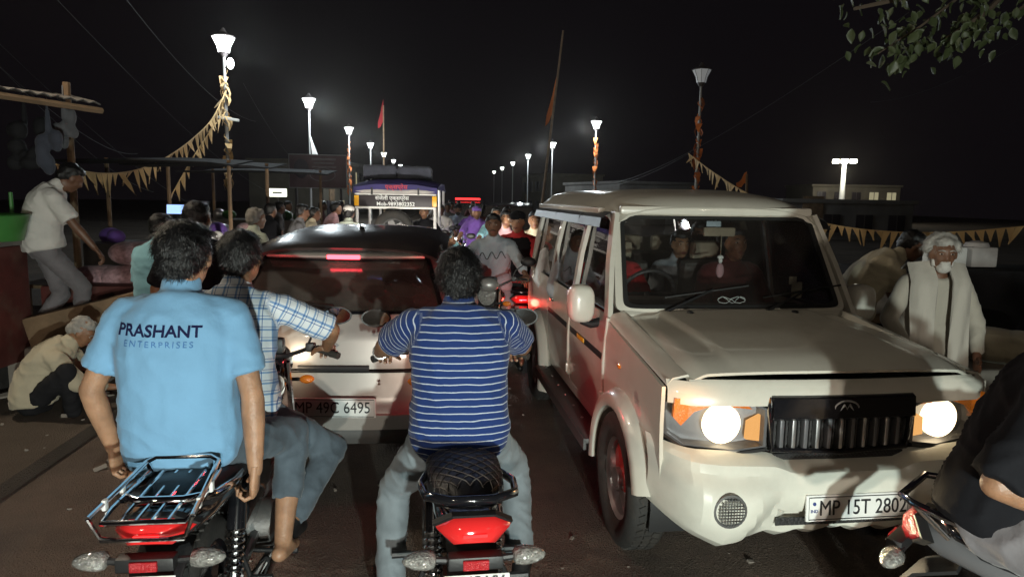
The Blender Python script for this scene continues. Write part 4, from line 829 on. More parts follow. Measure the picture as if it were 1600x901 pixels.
    MB().panel([[(u * .74, y, z) for u in (-1, -.5, 0, .5, 1)] for y, z in ((2.85, 1.0), (3.2, .95), (3.45, .82), (3.52, .6), (3.52, .32))], .02).build('bonnet', 'silver_paint', g, 60); MB().box((0, 1.9, .42), (1.4, 2.9, .2), .04).build('chassis', 'black', g)
    # wiper, emblem, plate
    w0 = rear(-.02, 1.16, -.03); MB().tube([w0, rear(-.2, 1.175, -.03), rear(-.62, 1.20, -.025)], [.016, .01, .006], 6).build('wiper', 'black', gl)
    S = [(.022, .030), (-.002, .043), (-.034, .012), (.006, -.012), (-.024, -.032), (.0, -.045), (.036, -.014), (-.006, .012)]
    Me = MT(rear(0, .965, -.008)); MB().prism([(x * .85, z * .85) for x, z in S], .008, Me).build('emblem', 'steel', tg)
    pl = MB().box(tuple(rear(0, .605, -.045)), (.50, .012, .115), .004).build('number_plate', 'plate_white', g); py = rear(0, .605, -.045).y - .0072
    MB().tube([(x, py, .605 + z) for x, z in ((-.24, -.05), (.24, -.05), (.24, .05), (-.24, .05))], .002, 4, True).build('plate_border', 'ink', pl); text('plate_lettering', 'MP 49C 6495', .094, 'ink', pl, MT((.005, py - .001, .605), pi / 2), sx=.83)
    for s in (-1, 1): MB().ell((s * .27, py, .75), (.008, .004, .008)).build('plate_screw', 'brown_line', bu)
    # things seen through the rear glass
    MB().box((0, 1.0, 1.06), (1.3, .8, .03)).box((0, 1.0, .8), (1.4, 1.5, .4)).build('parcel_shelf', 'interior', g)
    for x in (-.33, .33): st = MB().box((0, 0, 0), (.5, .14, .55), .06, MT((x, 1.45, 1.0), R(12))).build('rear_seat', 'interior', g); MB().box((x, 1.5, 1.33), (.26, .1, .14), .04).build('headrest', 'interior', st)
    for s in (-1, 1): MB().ell((s * .56, 3.5, .68), (.14, .05, .08)).build('headlight', 'lamp_head', g)
    return g, rear
HB_P = PX(514, 3.86); HB, HB_rear = hatchback((HB_P.x, HB_P.y, 0), 3.5)
hbM = Matrix.Translation(HB_P) @ Matrix.Rotation(-R(3.5), 4, 'Z')
for i, (x, y, r, m, lb) in enumerate(((-.42, .62, (.15, .1, .09), 'shirt_white', 'pale bundle behind the left of the hatchback rear glass'), (.0, .72, (.24, .12, .1), 'sack', 'dusky crumpled bag in the middle behind the hatchback rear glass'), (.36, .66, (.12, .09, .11), 'poly', 'knotted clear plastic bag behind the right of the hatchback rear glass'), (.22, .58, (.07, .06, .05), 'shirt_red', 'small red packet behind the hatchback rear glass'))):
    b = MB().ell((0, 0, 0), (r[0], r[1], r[2] * .8)).cap((0, 0, r[2] * .5), (r[0] * .3, 0, r[2] * 1.05), r[2] * .3, r[2] * .2)
    o = vox('bag', b, m, None, .014, 3, None, .03, 12); o.matrix_world = hbM @ Matrix.Translation((x, y - .1, 1.085 + r[2] * .9)) @ Matrix.Scale(1.25, 4); tag(o, lb, 'bag')
for s in (-1, 1): light('headlight_beam', 'SPOT', hbM @ V((s * .56, 3.62, .68)), 420, (1, .95, .84), .06, hbM @ V((s * 1.0, 8, 1.05)), 95, .5)
light('brake_glow', 'POINT', hbM @ V((.78, -.02, 1.05)), 6, (1, .06, .08), .05); light('brake_glow', 'POINT', hbM @ V((-.78, -.02, 1.05)), 3.5, (1, .06, .08), .05)
# ------------------------------------------------------------------ motorcycles and riders in the foreground
from mathutils.bvhtree import BVHTree
def cam_at(xc, d): return V((xc * cos(YAW) + d * sin(YAW), d * cos(YAW) - xc * sin(YAW), 0))
# right of centre: black motorcycle with the quilted seat, rider in the striped shirt
BB = cam_at(-.165, 2.46); hB = -2.5
motorcycle('black motorcycle with quilted seat and lit red tail light in the centre foreground', BB, hB, 'black_paint', plate=[('MP15 MV', .026), ('2817', -.022)], seat_pat=True, headl=False)
RB, jB = person('man in navy polo with thin white stripes riding the quilted-seat motorcycle', BB, hB,
    ride(.765, .05, .31, hands=[(-.345, .83, 1.075), (.345, .83, 1.075)], feet=[(-.29, .33, .12), (.28, .38, .2)], kpole=[(-.3, 1, .2), (.3, 1, .2)], epole=[(-1, -.1, -.5), (1, -.15, -.6)], head=(2, 0, 0), hoff=(0, .035, .106), toes=[(-.3, 1, -.1), (.3, 1, -.1)]),
    dict(shirt='polo_stripe', axial=1, pants='jeans_pale', sleeve=.8, strands=5200, hk=1.03, fat=1.03, shw=1.0, shoe='black', wr=.009, hem=-.24, loose=.018, limb=1.08), vx=.011, scale=1.07)
MB().tube([jB['WR'][0] + (jB['EL'][0] - jB['WR'][0]).normalized() * .02 + V((cos(a) * .034, sin(a) * .012, sin(a) * .032)) for a in [2 * pi * k / 14 for k in range(14)]], .005, 6, True).build('bracelet', 'alloy', RB)
# left: motorcycle with chrome rack, two men
BA = cam_at(-1.14, 2.42); hA = -.5
motorcycle('black motorcycle with chrome luggage rack at the lower left of the road', BA, hA, 'black_paint', rack=True, guard=True, headl=False, plate=[('MP15', .024), ('NC 6', -.022)])
PA, jA = person('man in light blue printed polo riding pillion on the left motorcycle', BA, hA,
    ride(.84, .02, .03, hands=[(-.33, .10, .86), (.225, -.08, .835)], feet=[(-.26, .2, .42), (.25, .2, .42)], kpole=[(-.6, 1, .5), (.3, 1, .55)], epole=[(-1, -.6, 0), (1, -.5, 0)], head=(12, 2, 3), hoff=(.01, .03, .125), grip=[(1, 0, -.3), (-1, 0, -.2)], fdir=[(0, .3, -1), (-.1, .1, -1)], curl=[.8, .9], stilt=-.02, hip=(-.05, .03, .92), neck=(-.05, .06, 1.45)),
    dict(shirt='polo_blue', pants='jeans', sleeve=.72, skin='skin_light', strands=5200, hk=1.06, fat=1.08, shw=1.04, shoe=None, plen=.62, wr=.008, hem=-.16, loose=.018), vx=.011, scale=1.06)
RA, jR = person('man in blue checked shirt driving the left motorcycle', BA, hA,
    ride(.80, .10, .47, hands=[(-.33, .86, 1.075), (.335, .86, 1.075)], feet=[(-.24, .38, .42), (.24, .36, .42)], epole=[(-1, -.3, -.3), (1, -.2, -.1)], head=(14, 2, 0), hoff=(.02, .04, .135)),
    dict(shirt='plaid', axial=1, pants='jeans', sleeve=.95, strands=3600, skin='skin', hk=1.03, shoe='black', loose=.014), vx=.012, scale=1.0)
# right edge: man in black astride a motorcycle that points to the right
BC = cam_at(1.64, 1.86); hC = 142
motorcycle('motorcycle with chrome grab rail cut off by the right edge of the photo', BC, hC, 'grey_gloss', rack=False, headl=False, tail=None, lensm='red_reflector')
MB().tube([(-.13, .2, .80), (-.17, -.1, .85), (-.15, -.40, .90), (-.12, -.44, .905), (.12, -.44, .905), (.15, -.40, .90), (.17, -.1, .85), (.13, .2, .80)], .012, 8).tube([(-.15, -.40, .90), (-.14, -.3, .82), (.14, -.3, .82), (.15, -.40, .90)], .009, 8).build('luggage_rail', 'chrome', [o for o in bpy.data.objects if o.name.startswith('motorcycle') and o.parent is None][-1])
PC, jC = person('man all in black with bent arm on the motorcycle at the right edge', BC, hC,
    ride(.82, .30, -.2, neck=(0, -.02, 1.40), hands=[(-.2, .15, .98), (.17, .04, 1.0)], feet=[(-.27, .1, .42), (.27, .1, .42)], epole=[(-1, -.8, -.4), (.9, -1, -.05)], head=(0, 0, 0), kpole=[(-.5, 1, .4), (.4, 1, .4)]),
    dict(shirt='shirt_dark', pants='pants_grey', sleeve=.98, fat=1.0, wr=.014, strands=1500, shoe='black', loose=.024, pwr=.016), vx=.012, scale=1.08)

# ------------------------------------------------------------------ in the white vehicle
sM = Matrix.Translation((SUV_P[0], SUV_P[1], 0)) @ Matrix.Rotation(-R(SUV_H), 4, 'Z')
def rider_in(x, y, z, label, look, head=(0, 0, 0), scale=1.0):
    look.setdefault('det', 1); look.setdefault('strands', 0)
    return person(label, sM @ V((x, y, 0)), SUV_H, dict(hip=(0, 0, z), neck=(0, -.02, z + .47 * scale), hands=[(-.18, .32, z + .08), (.18, .32, z + .08)], feet=[(-.12, .5, z - .42), (.12, .5, z - .42)], head=head, curl=[.6, .6]), look, vx=.013, scale=scale)
rider_in(.46, -.14, .90, 'driver in dark red behind the steering wheel of the white vehicle', dict(shirt='shirt_red', skin='skin_dark', sleeve=1.6), (10, 0, 0))
rider_in(-.43, -.08, .88, 'man in maroon jacket in the front passenger seat, looking at the camera', dict(shirt='shirt_maroon', skin='skin', sleeve=1.8), (-4, 4, 0), 1.04)
rider_in(-.2, -.55, .90, 'boy looking out between the front seats of the white vehicle', dict(shirt='shirt_grey', skin='skin', sleeve=.9), (0, 0, 0), .94)
rider_in(-.55, -1.0, .92, 'passenger in dark clothes at the far side of the windscreen', dict(shirt='shirt_mid', skin='skin_dark', sleeve=1.5), (12, 0, 0))
rider_in(.52, -.88, .90, 'grey bearded man at the rear side window of the white vehicle', dict(shirt='shirt_grey', skin='skin', beard='beard_white', hair='hair_grey', sleeve=1.5), (50, 0, 0))
rider_in(.52, -1.55, .90, 'passenger in blue checks at the back of the white vehicle', dict(shirt='plaid', skin='skin_dark', sleeve=1.5), (-20, 0, 0))
for s, x in ((1, 0), (-1, 0)):
    p = sM @ V((s * .545, 2.07, .84)); light('headlight_beam', 'SPOT', p, 90, (1, .8, .5), .05, sM @ V((s * .6, 4, 0)), 85, .6)
light('turn_signal_glow', 'POINT', sM @ V((.74, 2.06, .95)), .8, (1, .42, .1), .03)

# ------------------------------------------------------------------ people on foot by the white vehicle
OM = PX(1462, 4.55)
person('old white-haired bearded man in cream robe and pale shawl walking past the white vehicle', OM, 196,
    stand(.86, .05, hands=[(-.22, .2, .84), (.2, .26, .9)], head=(4, -3, 0), bulge=.05, epole=[(-.8, -.8, 0), (.9, -.6, 0)], grip=[(1, .2, 0), (-1, .2, 0)]),
    dict(shirt='robe', top='robe', skin='skin_dark', sleeve=1.72, collar=0, hair='hair_grey', bushy=1, hk=.95, beard='beard_white', det=1, skirt=(.32, .07), hem=-.1, loose=.012, wr=.007, ws=6, pants='shirt_white', shoe='pants_brown', flare=.05, fat=1.05, strands=900), vx=.011, scale=.99)
om = [o for o in bpy.data.objects if o.name.startswith('person') and o.parent is None][-1]
for s in (-1, 1):
    rows = []
    for k in range(13):
        t = k / 12; z = lerp(1.44, .80, t) if k > 1 else (1.40 + .045 * k); y = [-.06, .06][k] if k < 2 else lerp(.165, .215, t); x0 = lerp(.04, .05, t); w = lerp(.13, .125, t)
        rows.append([(s * (x0 + w * u), y - (.05 * u * u) + .012 * sin(u * 9 + k * .5), z - .02 * u) for u in (0, .2, .4, .6, .8, 1)])
    MB().panel(rows if s < 0 else [r[::-1] for r in rows], .012).build('shawl', 'shawl', om, 60)
person('stooping man in cream shirt with bowed head behind the old man in the robe', PX(1366, 5.5), 105,
    dict(hip=(0, -.15, .95), neck=(.0, .16, 1.40), hands=[(-.2, .42, .72), (.2, .42, .72)], feet=[(-.1, -.1, .08), (.1, -.05, .08)], head=(10, -30, 0), hoff=(0, .11, .09), bulge=.07, curl=[.6, .6]),
    dict(shirt='shirt_cream', skin='skin_dark', pants='pants_black', sleeve=.9, wr=.016, det=0, loose=.03), vx=.014)
# ------------------------------------------------------------------ ground
def sheet(name, x0, x1, y0, y1, z, m, kind='structure', n=1):
    o = MB().add([(x0, y0, z), (x1, y0, z), (x1, y1, z), (x0, y1, z)], [(0, 1, 2, 3)]).build(name, m, None, 0); o['kind'] = kind; return o
def ground_mat(key, a, b, sc, rough, bump, spots=None):
    m = bpy.data.materials.new(key); m.use_nodes = True; n = m.node_tree.nodes; l = m.node_tree.links; p = n['Principled BSDF']; p.inputs['Roughness'].default_value = rough
    tc = n.new('ShaderNodeTexCoord'); t1 = n.new('ShaderNodeTexNoise'); t1.inputs['Scale'].default_value = sc; t1.inputs['Detail'].default_value = 9; t1.inputs['Roughness'].default_value = .65; l.new(tc.outputs['Object'], t1.inputs['Vector'])
    r = n.new('ShaderNodeValToRGB'); r.color_ramp.elements[0].position = .35; r.color_ramp.elements[1].position = .68; r.color_ramp.elements[0].color = (*a, 1); r.color_ramp.elements[1].color = (*b, 1); l.new(t1.outputs[0], r.inputs[0])
    t2 = n.new('ShaderNodeTexNoise'); t2.inputs['Scale'].default_value = 55; t2.inputs['Detail'].default_value = 6; l.new(tc.outputs['Object'], t2.inputs['Vector']); vo = n.new('ShaderNodeTexVoronoi'); vo.inputs['Scale'].default_value = 120; l.new(tc.outputs['Object'], vo.inputs['Vector'])
    ad = n.new('ShaderNodeMath'); ad.operation = 'ADD'; l.new(t2.outputs[0], ad.inputs[0]); l.new(vo.outputs['Distance'], ad.inputs[1]); bp = n.new('ShaderNodeBump'); bp.inputs['Strength'].default_value = bump; bp.inputs['Distance'].default_value = .02; l.new(ad.outputs[0], bp.inputs['Height']); l.new(bp.outputs[0], p.inputs['Normal'])
    sp = n.new('ShaderNodeTexVoronoi'); sp.inputs['Scale'].default_value = 70; l.new(tc.outputs['Object'], sp.inputs['Vector']); lt = n.new('ShaderNodeMath'); lt.operation = 'LESS_THAN'; lt.inputs[1].default_value = .16; l.new(sp.outputs['Distance'], lt.inputs[0])
    wh = n.new('ShaderNodeMath'); wh.operation = 'MULTIPLY'; wh.inputs[1].default_value = .35; l.new(lt.outputs[0], wh.inputs[0]); mx = n.new('ShaderNodeMix'); mx.data_type = 'RGBA'; l.new(wh.outputs[0], mx.inputs[0]); l.new(r.outputs[0], mx.inputs[6]); mx.inputs[7].default_value = (b[0] * 2.2, b[1] * 2.1, b[2] * 2, 1); l.new(mx.outputs[2], p.inputs['Base Color'])
    _M[key] = m
ground_mat('asphalt', (.08, .058, .045), (.23, .168, .125), .8, .7, 1.0); ground_mat('dirt', (.06, .045, .033), (.13, .1, .075), .7, .9, .8)
sheet('ground', -72, 72, -26, 150, -.02, 'dirt'); sheet('road', -2.6, 4.2, -26, 150, 0, 'asphalt')
for nm, x0, x1 in (('left_pavement', -9, -2.6), ('right_pavement', 4.2, 12)):
    k = MB().box(((x0 + x1) / 2, 61, .01), (x1 - x0, 172, .16), .0).build(nm, 'dirt', None, 0); k['kind'] = 'structure'
rnd = random.Random(11)
lt = MB()
for k in range(520):
    x = rnd.choice([rnd.uniform(-4.5, -1.6), rnd.uniform(3.2, 5), rnd.uniform(-1.5, 3.2)]); y = rnd.uniform(1.5, 12); s = rnd.uniform(.008, .04) * (1.4 if x < -1.6 else .6); z = .09 if (x < -2.6 or x > 4.2) else 0
    lt.box((0, 0, 0), (s, s * rnd.uniform(.6, 1.6), s * .5), 0, MT((x, y, z + s * .2), rnd.uniform(-.4, .4), rnd.uniform(-.4, .4), rnd.uniform(0, 6)))
tag(lt.build('litter', 'concrete', None, 20), 'scattered stones and litter along the road edges', 'litter', kind='stuff')

# ------------------------------------------------------------------ street lamps
def lamp(label, x, y, lit, z=5.0, wrap=None, base=.09, group=None, extra=None):
    g = thing('street_lamp', label, 'street lamp', (x, y, base), 0, group); z -= base
    MB().tube([(0, 0, 0), (0, 0, .5), (0, 0, .9), (0, 0, z - .2)], [.075, .07, .045, .032], 10).build('post', 'post_grey', g); MB().tube([(0, 0, z - .22), (0, 0, z - .12)], [.05, .11], 12).build('lamp_neck', 'post_dark', g)
    rg = lambda r, zz, n=8: [(r * cos(2 * pi * k / n + .39), r * sin(2 * pi * k / n + .39), zz) for k in range(n)]
    hd = MB().loft([rg(.12, z - .12), rg(.15, z + .02), rg(.24, z + .2), rg(.235, z + .205), rg(.06, z + .2)]).build('lamp_shade', 'street_lit' if lit else 'street_dim', g, 20); MB().loft([rg(.27, z + .205), rg(.26, z + .23), rg(.1, z + .29), rg(.05, z + .36), rg(.03, z + .4)]).build('lamp_cap', 'post_dark', g, 30)
    for k in range(8): a = 2 * pi * k / 8 + .39; MB().tube([(cos(a) * .122, sin(a) * .122, z - .12), (cos(a) * .153, sin(a) * .153, z + .02), (cos(a) * .243, sin(a) * .243, z + .2)], .006, 4).build('shade_bar', 'post_dark', hd)
    if wrap:
        rr = random.Random(int(x * 7 + y)); MB().tube([(cos(t * 2.2) * .06, sin(t * 2.2) * .06, z - .5 - t * .11) for t in [k * .33 for k in range(70)]], .012, 4).build('flag_cord', wrap, g)
        for k in range(20):
            a = rr.uniform(0, 6.28); zz = z - .5 - rr.uniform(0, 2.5); s = rr.uniform(.14, .26); d = V((cos(a), sin(a), 0)); w = V((-sin(a), cos(a), 0))
            MB().panel([[d * .04 + w * s * .5 * u + V((0, 0, zz)) for u in (-1, 1)], [d * .10 + w * s * .3 * u + V((0, 0, zz - s * .6)) for u in (-1, 1)], [d * .07 + w * .01 * u + V((0, 0, zz - s * 1.2)) for u in (-1, 1)]], .004).build('flag', wrap, g)
    if extra: extra(g, z)
    return g
emis('street_lit', (.93, .98, .94), 5.5); mat('street_dim', (.5, .5, .47), .3, emit=.12, ecol=(.9, .95, 1))
emis('bulb_white', (.95, 1, 1), 14)
def first_lamp(g, z):
    MB().tube([(0, 0, z - .45), (.12, -.05, z - .42)], .015, 6).build('bulb_bracket', 'post_dark', g); MB().ell((.15, -.06, z - .36), (.075, .075, .12), None, 14, 10).build('bulb', 'bulb_white', g)
    MB().box((0, 0, 0), (.55, .05, .06), .01, MT((.02, -.05, z - 1.55), 0, R(8))).build('cross_arm', 'plate_white', g)
YL = [16.4, 26.2, 36.9, 47.5, 58, 69, 80]; YR = [18.2, 30.9, 43.4, 56, 68.5, 81, 94]
for i, y in enumerate(YL):
    lb = ['nearest lit street lamp on the left, with a bare bright bulb below its head', 'second lit street lamp on the left, with a white cloth on its post', 'third street lamp on the left, orange cloth on its post'][i] if i < 3 else ['fourth', 'fifth', 'sixth', 'seventh'][i - 3] + ' lit street lamp on the left, counted from the camera'
    lamp(lb, -4.85, y, True, extra=first_lamp if i == 0 else None, wrap='cream_flag' if i == 0 else ('orange_flag' if i == 2 else None), group='lamps along the left of the road')
    if i < 4: light('street_light', 'POINT', (-4.25, y - .5, 4.85), (220, 700, 600, 500)[i], (.84, .95, 1), .15)
for i, y in enumerate(YR):
    lb = ['tall unlit lamp post with orange flags rising behind the white vehicle roof', 'lit lamp on a flag-wrapped post above the rear of the white vehicle roof', 'lit street lamp left of the white vehicle, beside the slanted flag pole'][i] if i < 3 else ['fourth', 'fifth', 'sixth', 'seventh'][i - 3] + ' street lamp on the right, counted from the camera'
    lamp(lb, 6.75, y, i > 0, wrap='orange_flag' if i in (0, 1) else None, group='lamps along the right of the road')
    if 0 < i < 4: light('street_light', 'POINT', (6.1, y - .45, 4.85), 460, (.84, .95, 1), .15)
for q, (x, y) in enumerate(((-4.85, 6.1), (-4.85, -4.6), (6.75, -6.8))):
    lamp(['lit street lamp beside the road left of the frame', 'lit street lamp behind the camera on the left', 'lit street lamp behind the camera on the right'][q], x, y, True, group='lamps out of the frame'); light('street_light', 'POINT', (x + (.35 if x < 0 else -.35), y - .3, 4.9), (420, 200, 200)[q], (1, .86, .66), .15)
wc = [o for o in bpy.data.objects if o.parent is None and o.name.startswith('street_lamp') and 'second lit' in o['label']][0]
MB().panel([[(.03 + .22 * u * v + .06 * v, -.06, 3.9 - .75 * v - .05 * u) for u in (0, .5, 1)] for v in (0, .3, .6, 1)], .006).build('hanging_cloth', 'white_flag', wc)
# high mast
hm = thing('floodlight_mast', 'distant floodlight mast with a cluster of bright lamps', 'floodlight', PX(1308, 62), 0); zt = PZ(1313, 252, 62).z
MB().tube([(0, 0, 0), (0, 0, zt)], [.3, .16], 10).build('mast', 'plate_white', hm); MB().tube([(cos(a) * .7, sin(a) * .7, zt) for a in [k * pi / 6 for k in range(12)]], .06, 6, True).build('lamp_ring', 'post_grey', hm)
for k in range(6): a = k * pi / 3; MB().box((cos(a) * .8, sin(a) * .8, zt), (.42, .42, .28), .05).build('floodlight', 'lamp_flood', hm) if 'lamp_flood' in _M else (emis('lamp_flood', (1, .97, .82), 30), MB().box((cos(a) * .8, sin(a) * .8, zt), (.42, .42, .28), .05).build('floodlight', 'lamp_flood', hm))
light('flood_glow', 'POINT', PX(1308, 61, zt - .8), 500, (1, .97, .8), .5)

# ------------------------------------------------------------------ bunting, flags, wires
def bunting(label, pts, n, w, h, m, flag0=0):
    P = [PZ(*p) for p in pts]; g = thing('bunting', label, 'bunting', P[0]); o = P[0]
    def at(t):
        t = t * (len(P) - 1); i = min(int(t), len(P) - 2); f = t - i; a, b, c, d = P[max(i - 1, 0)], P[i], P[i + 1], P[min(i + 2, len(P) - 1)]
        return .5 * ((2 * b) + (c - a) * f + (2 * a - 5 * b + 4 * c - d) * f * f + (3 * b - a - 3 * c + d) * f ** 3) - o
    MB().tube([at(k / 60) for k in range(61)], .011, 5).build('cord', m, g)
    rr = random.Random(5)
    for k in range(n):
        a, b = at((k + .05) / n), at((k + .95) / n); mid = (a + b) / 2; hh = h * rr.uniform(.6, 1.3); sw = V((rr.gauss(0, .28), rr.gauss(0, .28), 0)) * h
        MB().panel([[a, b], [a.lerp(b, .25) + V((0, 0, -hh * .5)) + sw * .6, a.lerp(b, .75) + V((0, 0, -hh * .5)) + sw * .4], [mid + V((-.008, 0, -hh)) + sw, mid + V((.008, 0, -hh)) + sw]], .004).build('flag', m, g, 60)
    return g
bunting('long string of cream pennants sagging from the left lamp to the stall roof', [(354, 140, 15.8), (332, 185, 14.8), (302, 216, 13.5), (265, 243, 12.2), (225, 262, 10.9), (180, 271, 9.7), (130, 268, 8.6), (88, 257, 7.6)], 40, .2, .26, 'cream_flag')
bunting('short string of cream pennants running steeply down from the left lamp post', [(352, 175, 15.7), (325, 210, 15), (298, 252, 14.2), (268, 305, 13.4)], 12, .2, .26, 'cream_flag')
bunting('string of orange and cream pennants from the right lamp post past the old man', [(1076, 240, 18.5), (1110, 266, 16.8), (1155, 295, 15), (1210, 323, 13.4), (1290, 349, 12), (1390, 362, 11.3), (1500, 362, 11), (1620, 352, 11)], 60, .2, .24, 'cream_flag')
def flag(label, px, y0, y1, d, m, py, w, h, lean=0, group=None):
    b = PX(px, d); t = PZ(px + lean, y1, d); g = thing('flag_pole', label, 'flag', b); MB().tube([(0, 0, 0), t - b], [.06, .035], 8).build('pole', 'wood', g); f0 = b.lerp(t, py) - b; dr = (t - b).normalized()
    MB().panel([[f0 + dr * h * (.5 - v) * (1 - u * .75) + V((-w * u, 0, -h * .7 * u + .05 * sin(u * 8))) for u in (0, .25, .5, .75, 1)] for v in (0, .5, 1)], .006).build('flag', m, g, 60)
flag('tall slanted bamboo pole with a narrow orange flag', 838, 300, 48, 27, 'orange_flag', .72, .35, 1.6, 42)
flag('small red flag on a thin pole above the left lamps', 600, 240, 165, 38, 'red_flag', .96, .3, 1.2, -1)
flag('little orange pennant flag beside the right bunting', 1165, 300, 272, 20, 'orange_flag', .96, .3, .35, 2)
for i, (a, b, sag) in enumerate((((-10, 60, 9), (330, 330, 30), .4), ((-10, 95, 9), (240, 300, 24), .3), ((80, -10, 12), (420, 300, 34), .4), ((190, -10, 14), (400, 190, 30), .5), ((380, 130, 15.8), (470, 262, 26), .2), ((940, 290, 28), (1420, 20, 9), .4), ((1080, 238, 18.5), (940, 292, 32), .2), ((1360, 160, 20), (1620, 50, 14), .3), ((0, 105, 8), (215, 240, 22), .3))):
    A, B = PZ(*a), PZ(*b); tag(MB().tube([A.lerp(B, k / 20) + V((0, 0, -sag * 4 * (k / 20) * (1 - k / 20))) for k in range(21)], .006, 4).build('overhead_wire', 'wire'), ['thin overhead wire running above the stall roof at upper left', 'second thin wire above the stall roof at upper left', 'long thin wire crossing the upper left sky', 'thin wire ending beside the nearest left lamp', 'thin wire slanting down right of the nearest left lamp', 'long thin wire rising to the leafy branch at upper right', 'thin wire from the right lamp post down to the far lamp', 'faint thin wire crossing the sky at far right', 'lowest thin wire over the stall roof at the left edge'][i], 'wire')

# ------------------------------------------------------------------ leafy branch at the upper right
def tree():
    b = PX(1800, 7.2); g = thing('tree', 'leafy tree branch hanging in at the upper right corner', 'tree', b); Q = lambda x, y, d: PZ(x, y, d) - b
    MB().tube([(0, 0, 0), (.05, 0, 1.2), (-.1, 0, 2.6), (-.1, -.1, 4.2), (.1, .1, 6)], [.2, .17, .14, .12, .06], 10).build('trunk', 'bark', g)
    limbs = [[V((-.1, -.05, 3.4)), Q(1640, -70, 6.8), Q(1520, -20, 6.2), Q(1440, 40, 5.9), Q(1372, 84, 5.7)], [Q(1600, -40, 6.6), Q(1540, 20, 6.0), Q(1480, 60, 5.8)], [Q(1500, -20, 6.1), Q(1400, 0, 5.9), Q(1335, 14, 5.8)], [V((-.1, -.05, 3.6)), Q(1680, -60, 6.9), Q(1600, 10, 6.5), Q(1570, 30, 6.4)]]
    br = MB()
    for L in limbs: br.tube(L, [.03, .022, .014, .009, .005][:len(L)], 6)
    o = br.build('crown', 'bark', g); o['kind'] = 'stuff'; rr = random.Random(4)
    me = MB().panel([[(w * u, y, .012 * abs(u) + dz) for u in (-1, 0, 1)] for y, w, dz in ((0, .002, 0), (.02, .022, .004), (.045, .034, .004), (.075, .026, -.004), (.11, .002, -.016))], .001).mesh('leaf', 60); me.materials.append(M('leaf'))
    for k in range(290):
        L = limbs[rr.choice((0, 0, 0, 1, 1, 2, 3))]; t = rr.uniform(.35, 1) * (len(L) - 1.001); i = int(t); p = L[i].lerp(L[i + 1], t - i) + V((rr.gauss(0, .1), rr.gauss(0, .12), rr.gauss(-.05, .09)))
        f = bpy.data.objects.new('leaf', me); COL.objects.link(f); f.parent = o; f.location = p; f.rotation_euler = (rr.uniform(-1.9, -.4), rr.uniform(-.7, .7), rr.uniform(0, 6.28)); s = rr.uniform(.6, 1.1); f.scale = (s, s, s)
tree()
# ------------------------------------------------------------------ blue passenger tempo ahead
def tempo(loc, head):
    g = thing('passenger_tempo', 'blue passenger tempo with a lettered black rear board and a spare tyre', 'tempo', loc, head)
    MB().box((0, 1.4, .62), (1.36, 2.9, .5), .08).box((0, 0.02, .9), (1.36, .08, .35), .03).box((0, 2.6, .95), (1.3, .9, .5), .15).build('body', 'tempo_blue', g)
    for s in (-1, 1):
        for y in (.0, 1.3, 2.7): MB().tube([(s * .65, y, .8), (s * .64, y, 1.92)], .026, 8).build('post', 'plate_white', g)
        MB().tube([(s * .66, 0, 1.2), (s * .66, 1.3, 1.2), (s * .66, 2.7, 1.2)], .02, 8).build('side_rail', 'plate_white', g); wheel(g, 'wheel', (s * .58, .5, .27), .27, .15, .17, 5, 'steel', None, False)
        MB().ell((s * .5, -.03, 1.02), (.16, .05, .12)).build('mudguard', 'tempo_blue', g); MB().box((s * .62, -.03, .72), (.1, .03, .16), .01).build('tail_lamp', 'red_lens', g); MB().box((s * .64, -.068, 1.72), (.075, .012, .17), .003).build('reflective_strip', 'yellow_tape', g)
    wheel(g, 'front_wheel', (0, 2.9, .27), .27, .13, .17, 5, 'steel', None, False)
    bd = MB().box((0, -.045, 1.72), (1.32, .03, .19), .005).build('rear_board', 'board_black', g); MB().box((0, -.05, 1.61), (1.34, .04, .035), .005).box((0, -.05, 1.83), (1.34, .04, .02), .005).build('board_rail', 'plate_white', g)
    text('board_lettering', 'संजेली एक्सप्रेस', .088, 'text_white', bd, MT((-.06, -.063, 1.765), pi / 2), bold=.008); text('board_lettering', 'Mob-9893802352', .088, 'text_white', bd, MT((.0, -.063, 1.67), pi / 2), bold=.012)
    rows = [[(x * w, y, z - .09 * abs(x) ** 3) for x in (-1, -.8, -.5, 0, .5, .8, 1)] for y, z, w in ((-.1, 1.98, .69), (.0, 2.06, .70), (.8, 2.12, .71), (1.8, 2.12, .71), (2.9, 2.0, .68))]
    rf = MB().panel(rows, .03).build('canopy', 'canopy_blue', g, 60); MB().panel([[(x * .69, -.105, 2.0 - .06 * abs(x) ** 3 - dz) for x in (-1, -.5, 0, .5, 1)] for dz in (0, .1)][::-1], .012).build('canopy_valance', 'canopy_blue', rf)
    text('canopy_lettering', 'एक्सप्रेस', .10, 'text_red', rf, MT((.02, -.125, 1.945), pi / 2), bold=.01)
    MB().tube([(-.66, -.07, 1.875), (-.3, -.08, 1.88), (0, -.08, 1.87), (.3, -.08, 1.88), (.66, -.07, 1.875)], [.035, .04, .038, .042, .035], 10).build('rolled_curtain', 'tarp_grey', g, 60)
    for x in (-.38, .38): MB().box((x, -.12, 1.88), (.03, .015, .11)).build('curtain_strap', 'black', g)
    sw = wheel(g, 'spare_wheel', (0, 0, 0), .33, .16, .2, 5, 'engine', None, True); sw.matrix_local = MT((-.02, -.16, 1.24), 0, 0, pi / 2)
    MB().box((0, 1.2, .92), (1.1, .4, .12), .03).box((0, 2.1, .92), (1.1, .4, .12), .03).build('bench_seat', 'seat', g)
    return g
TP = PX(618, 11.6); tempo(TP, 3)
lug = MB()
for k, (x, y, z, sx, sy, sz) in enumerate(((-.3, .75, .12, .56, .8, .22), (.3, .8, .11, .56, .9, .2), (0, 1.6, .13, 1.1, .7, .25))): lug.box((x, y, z), (sx, sy, sz), .03)
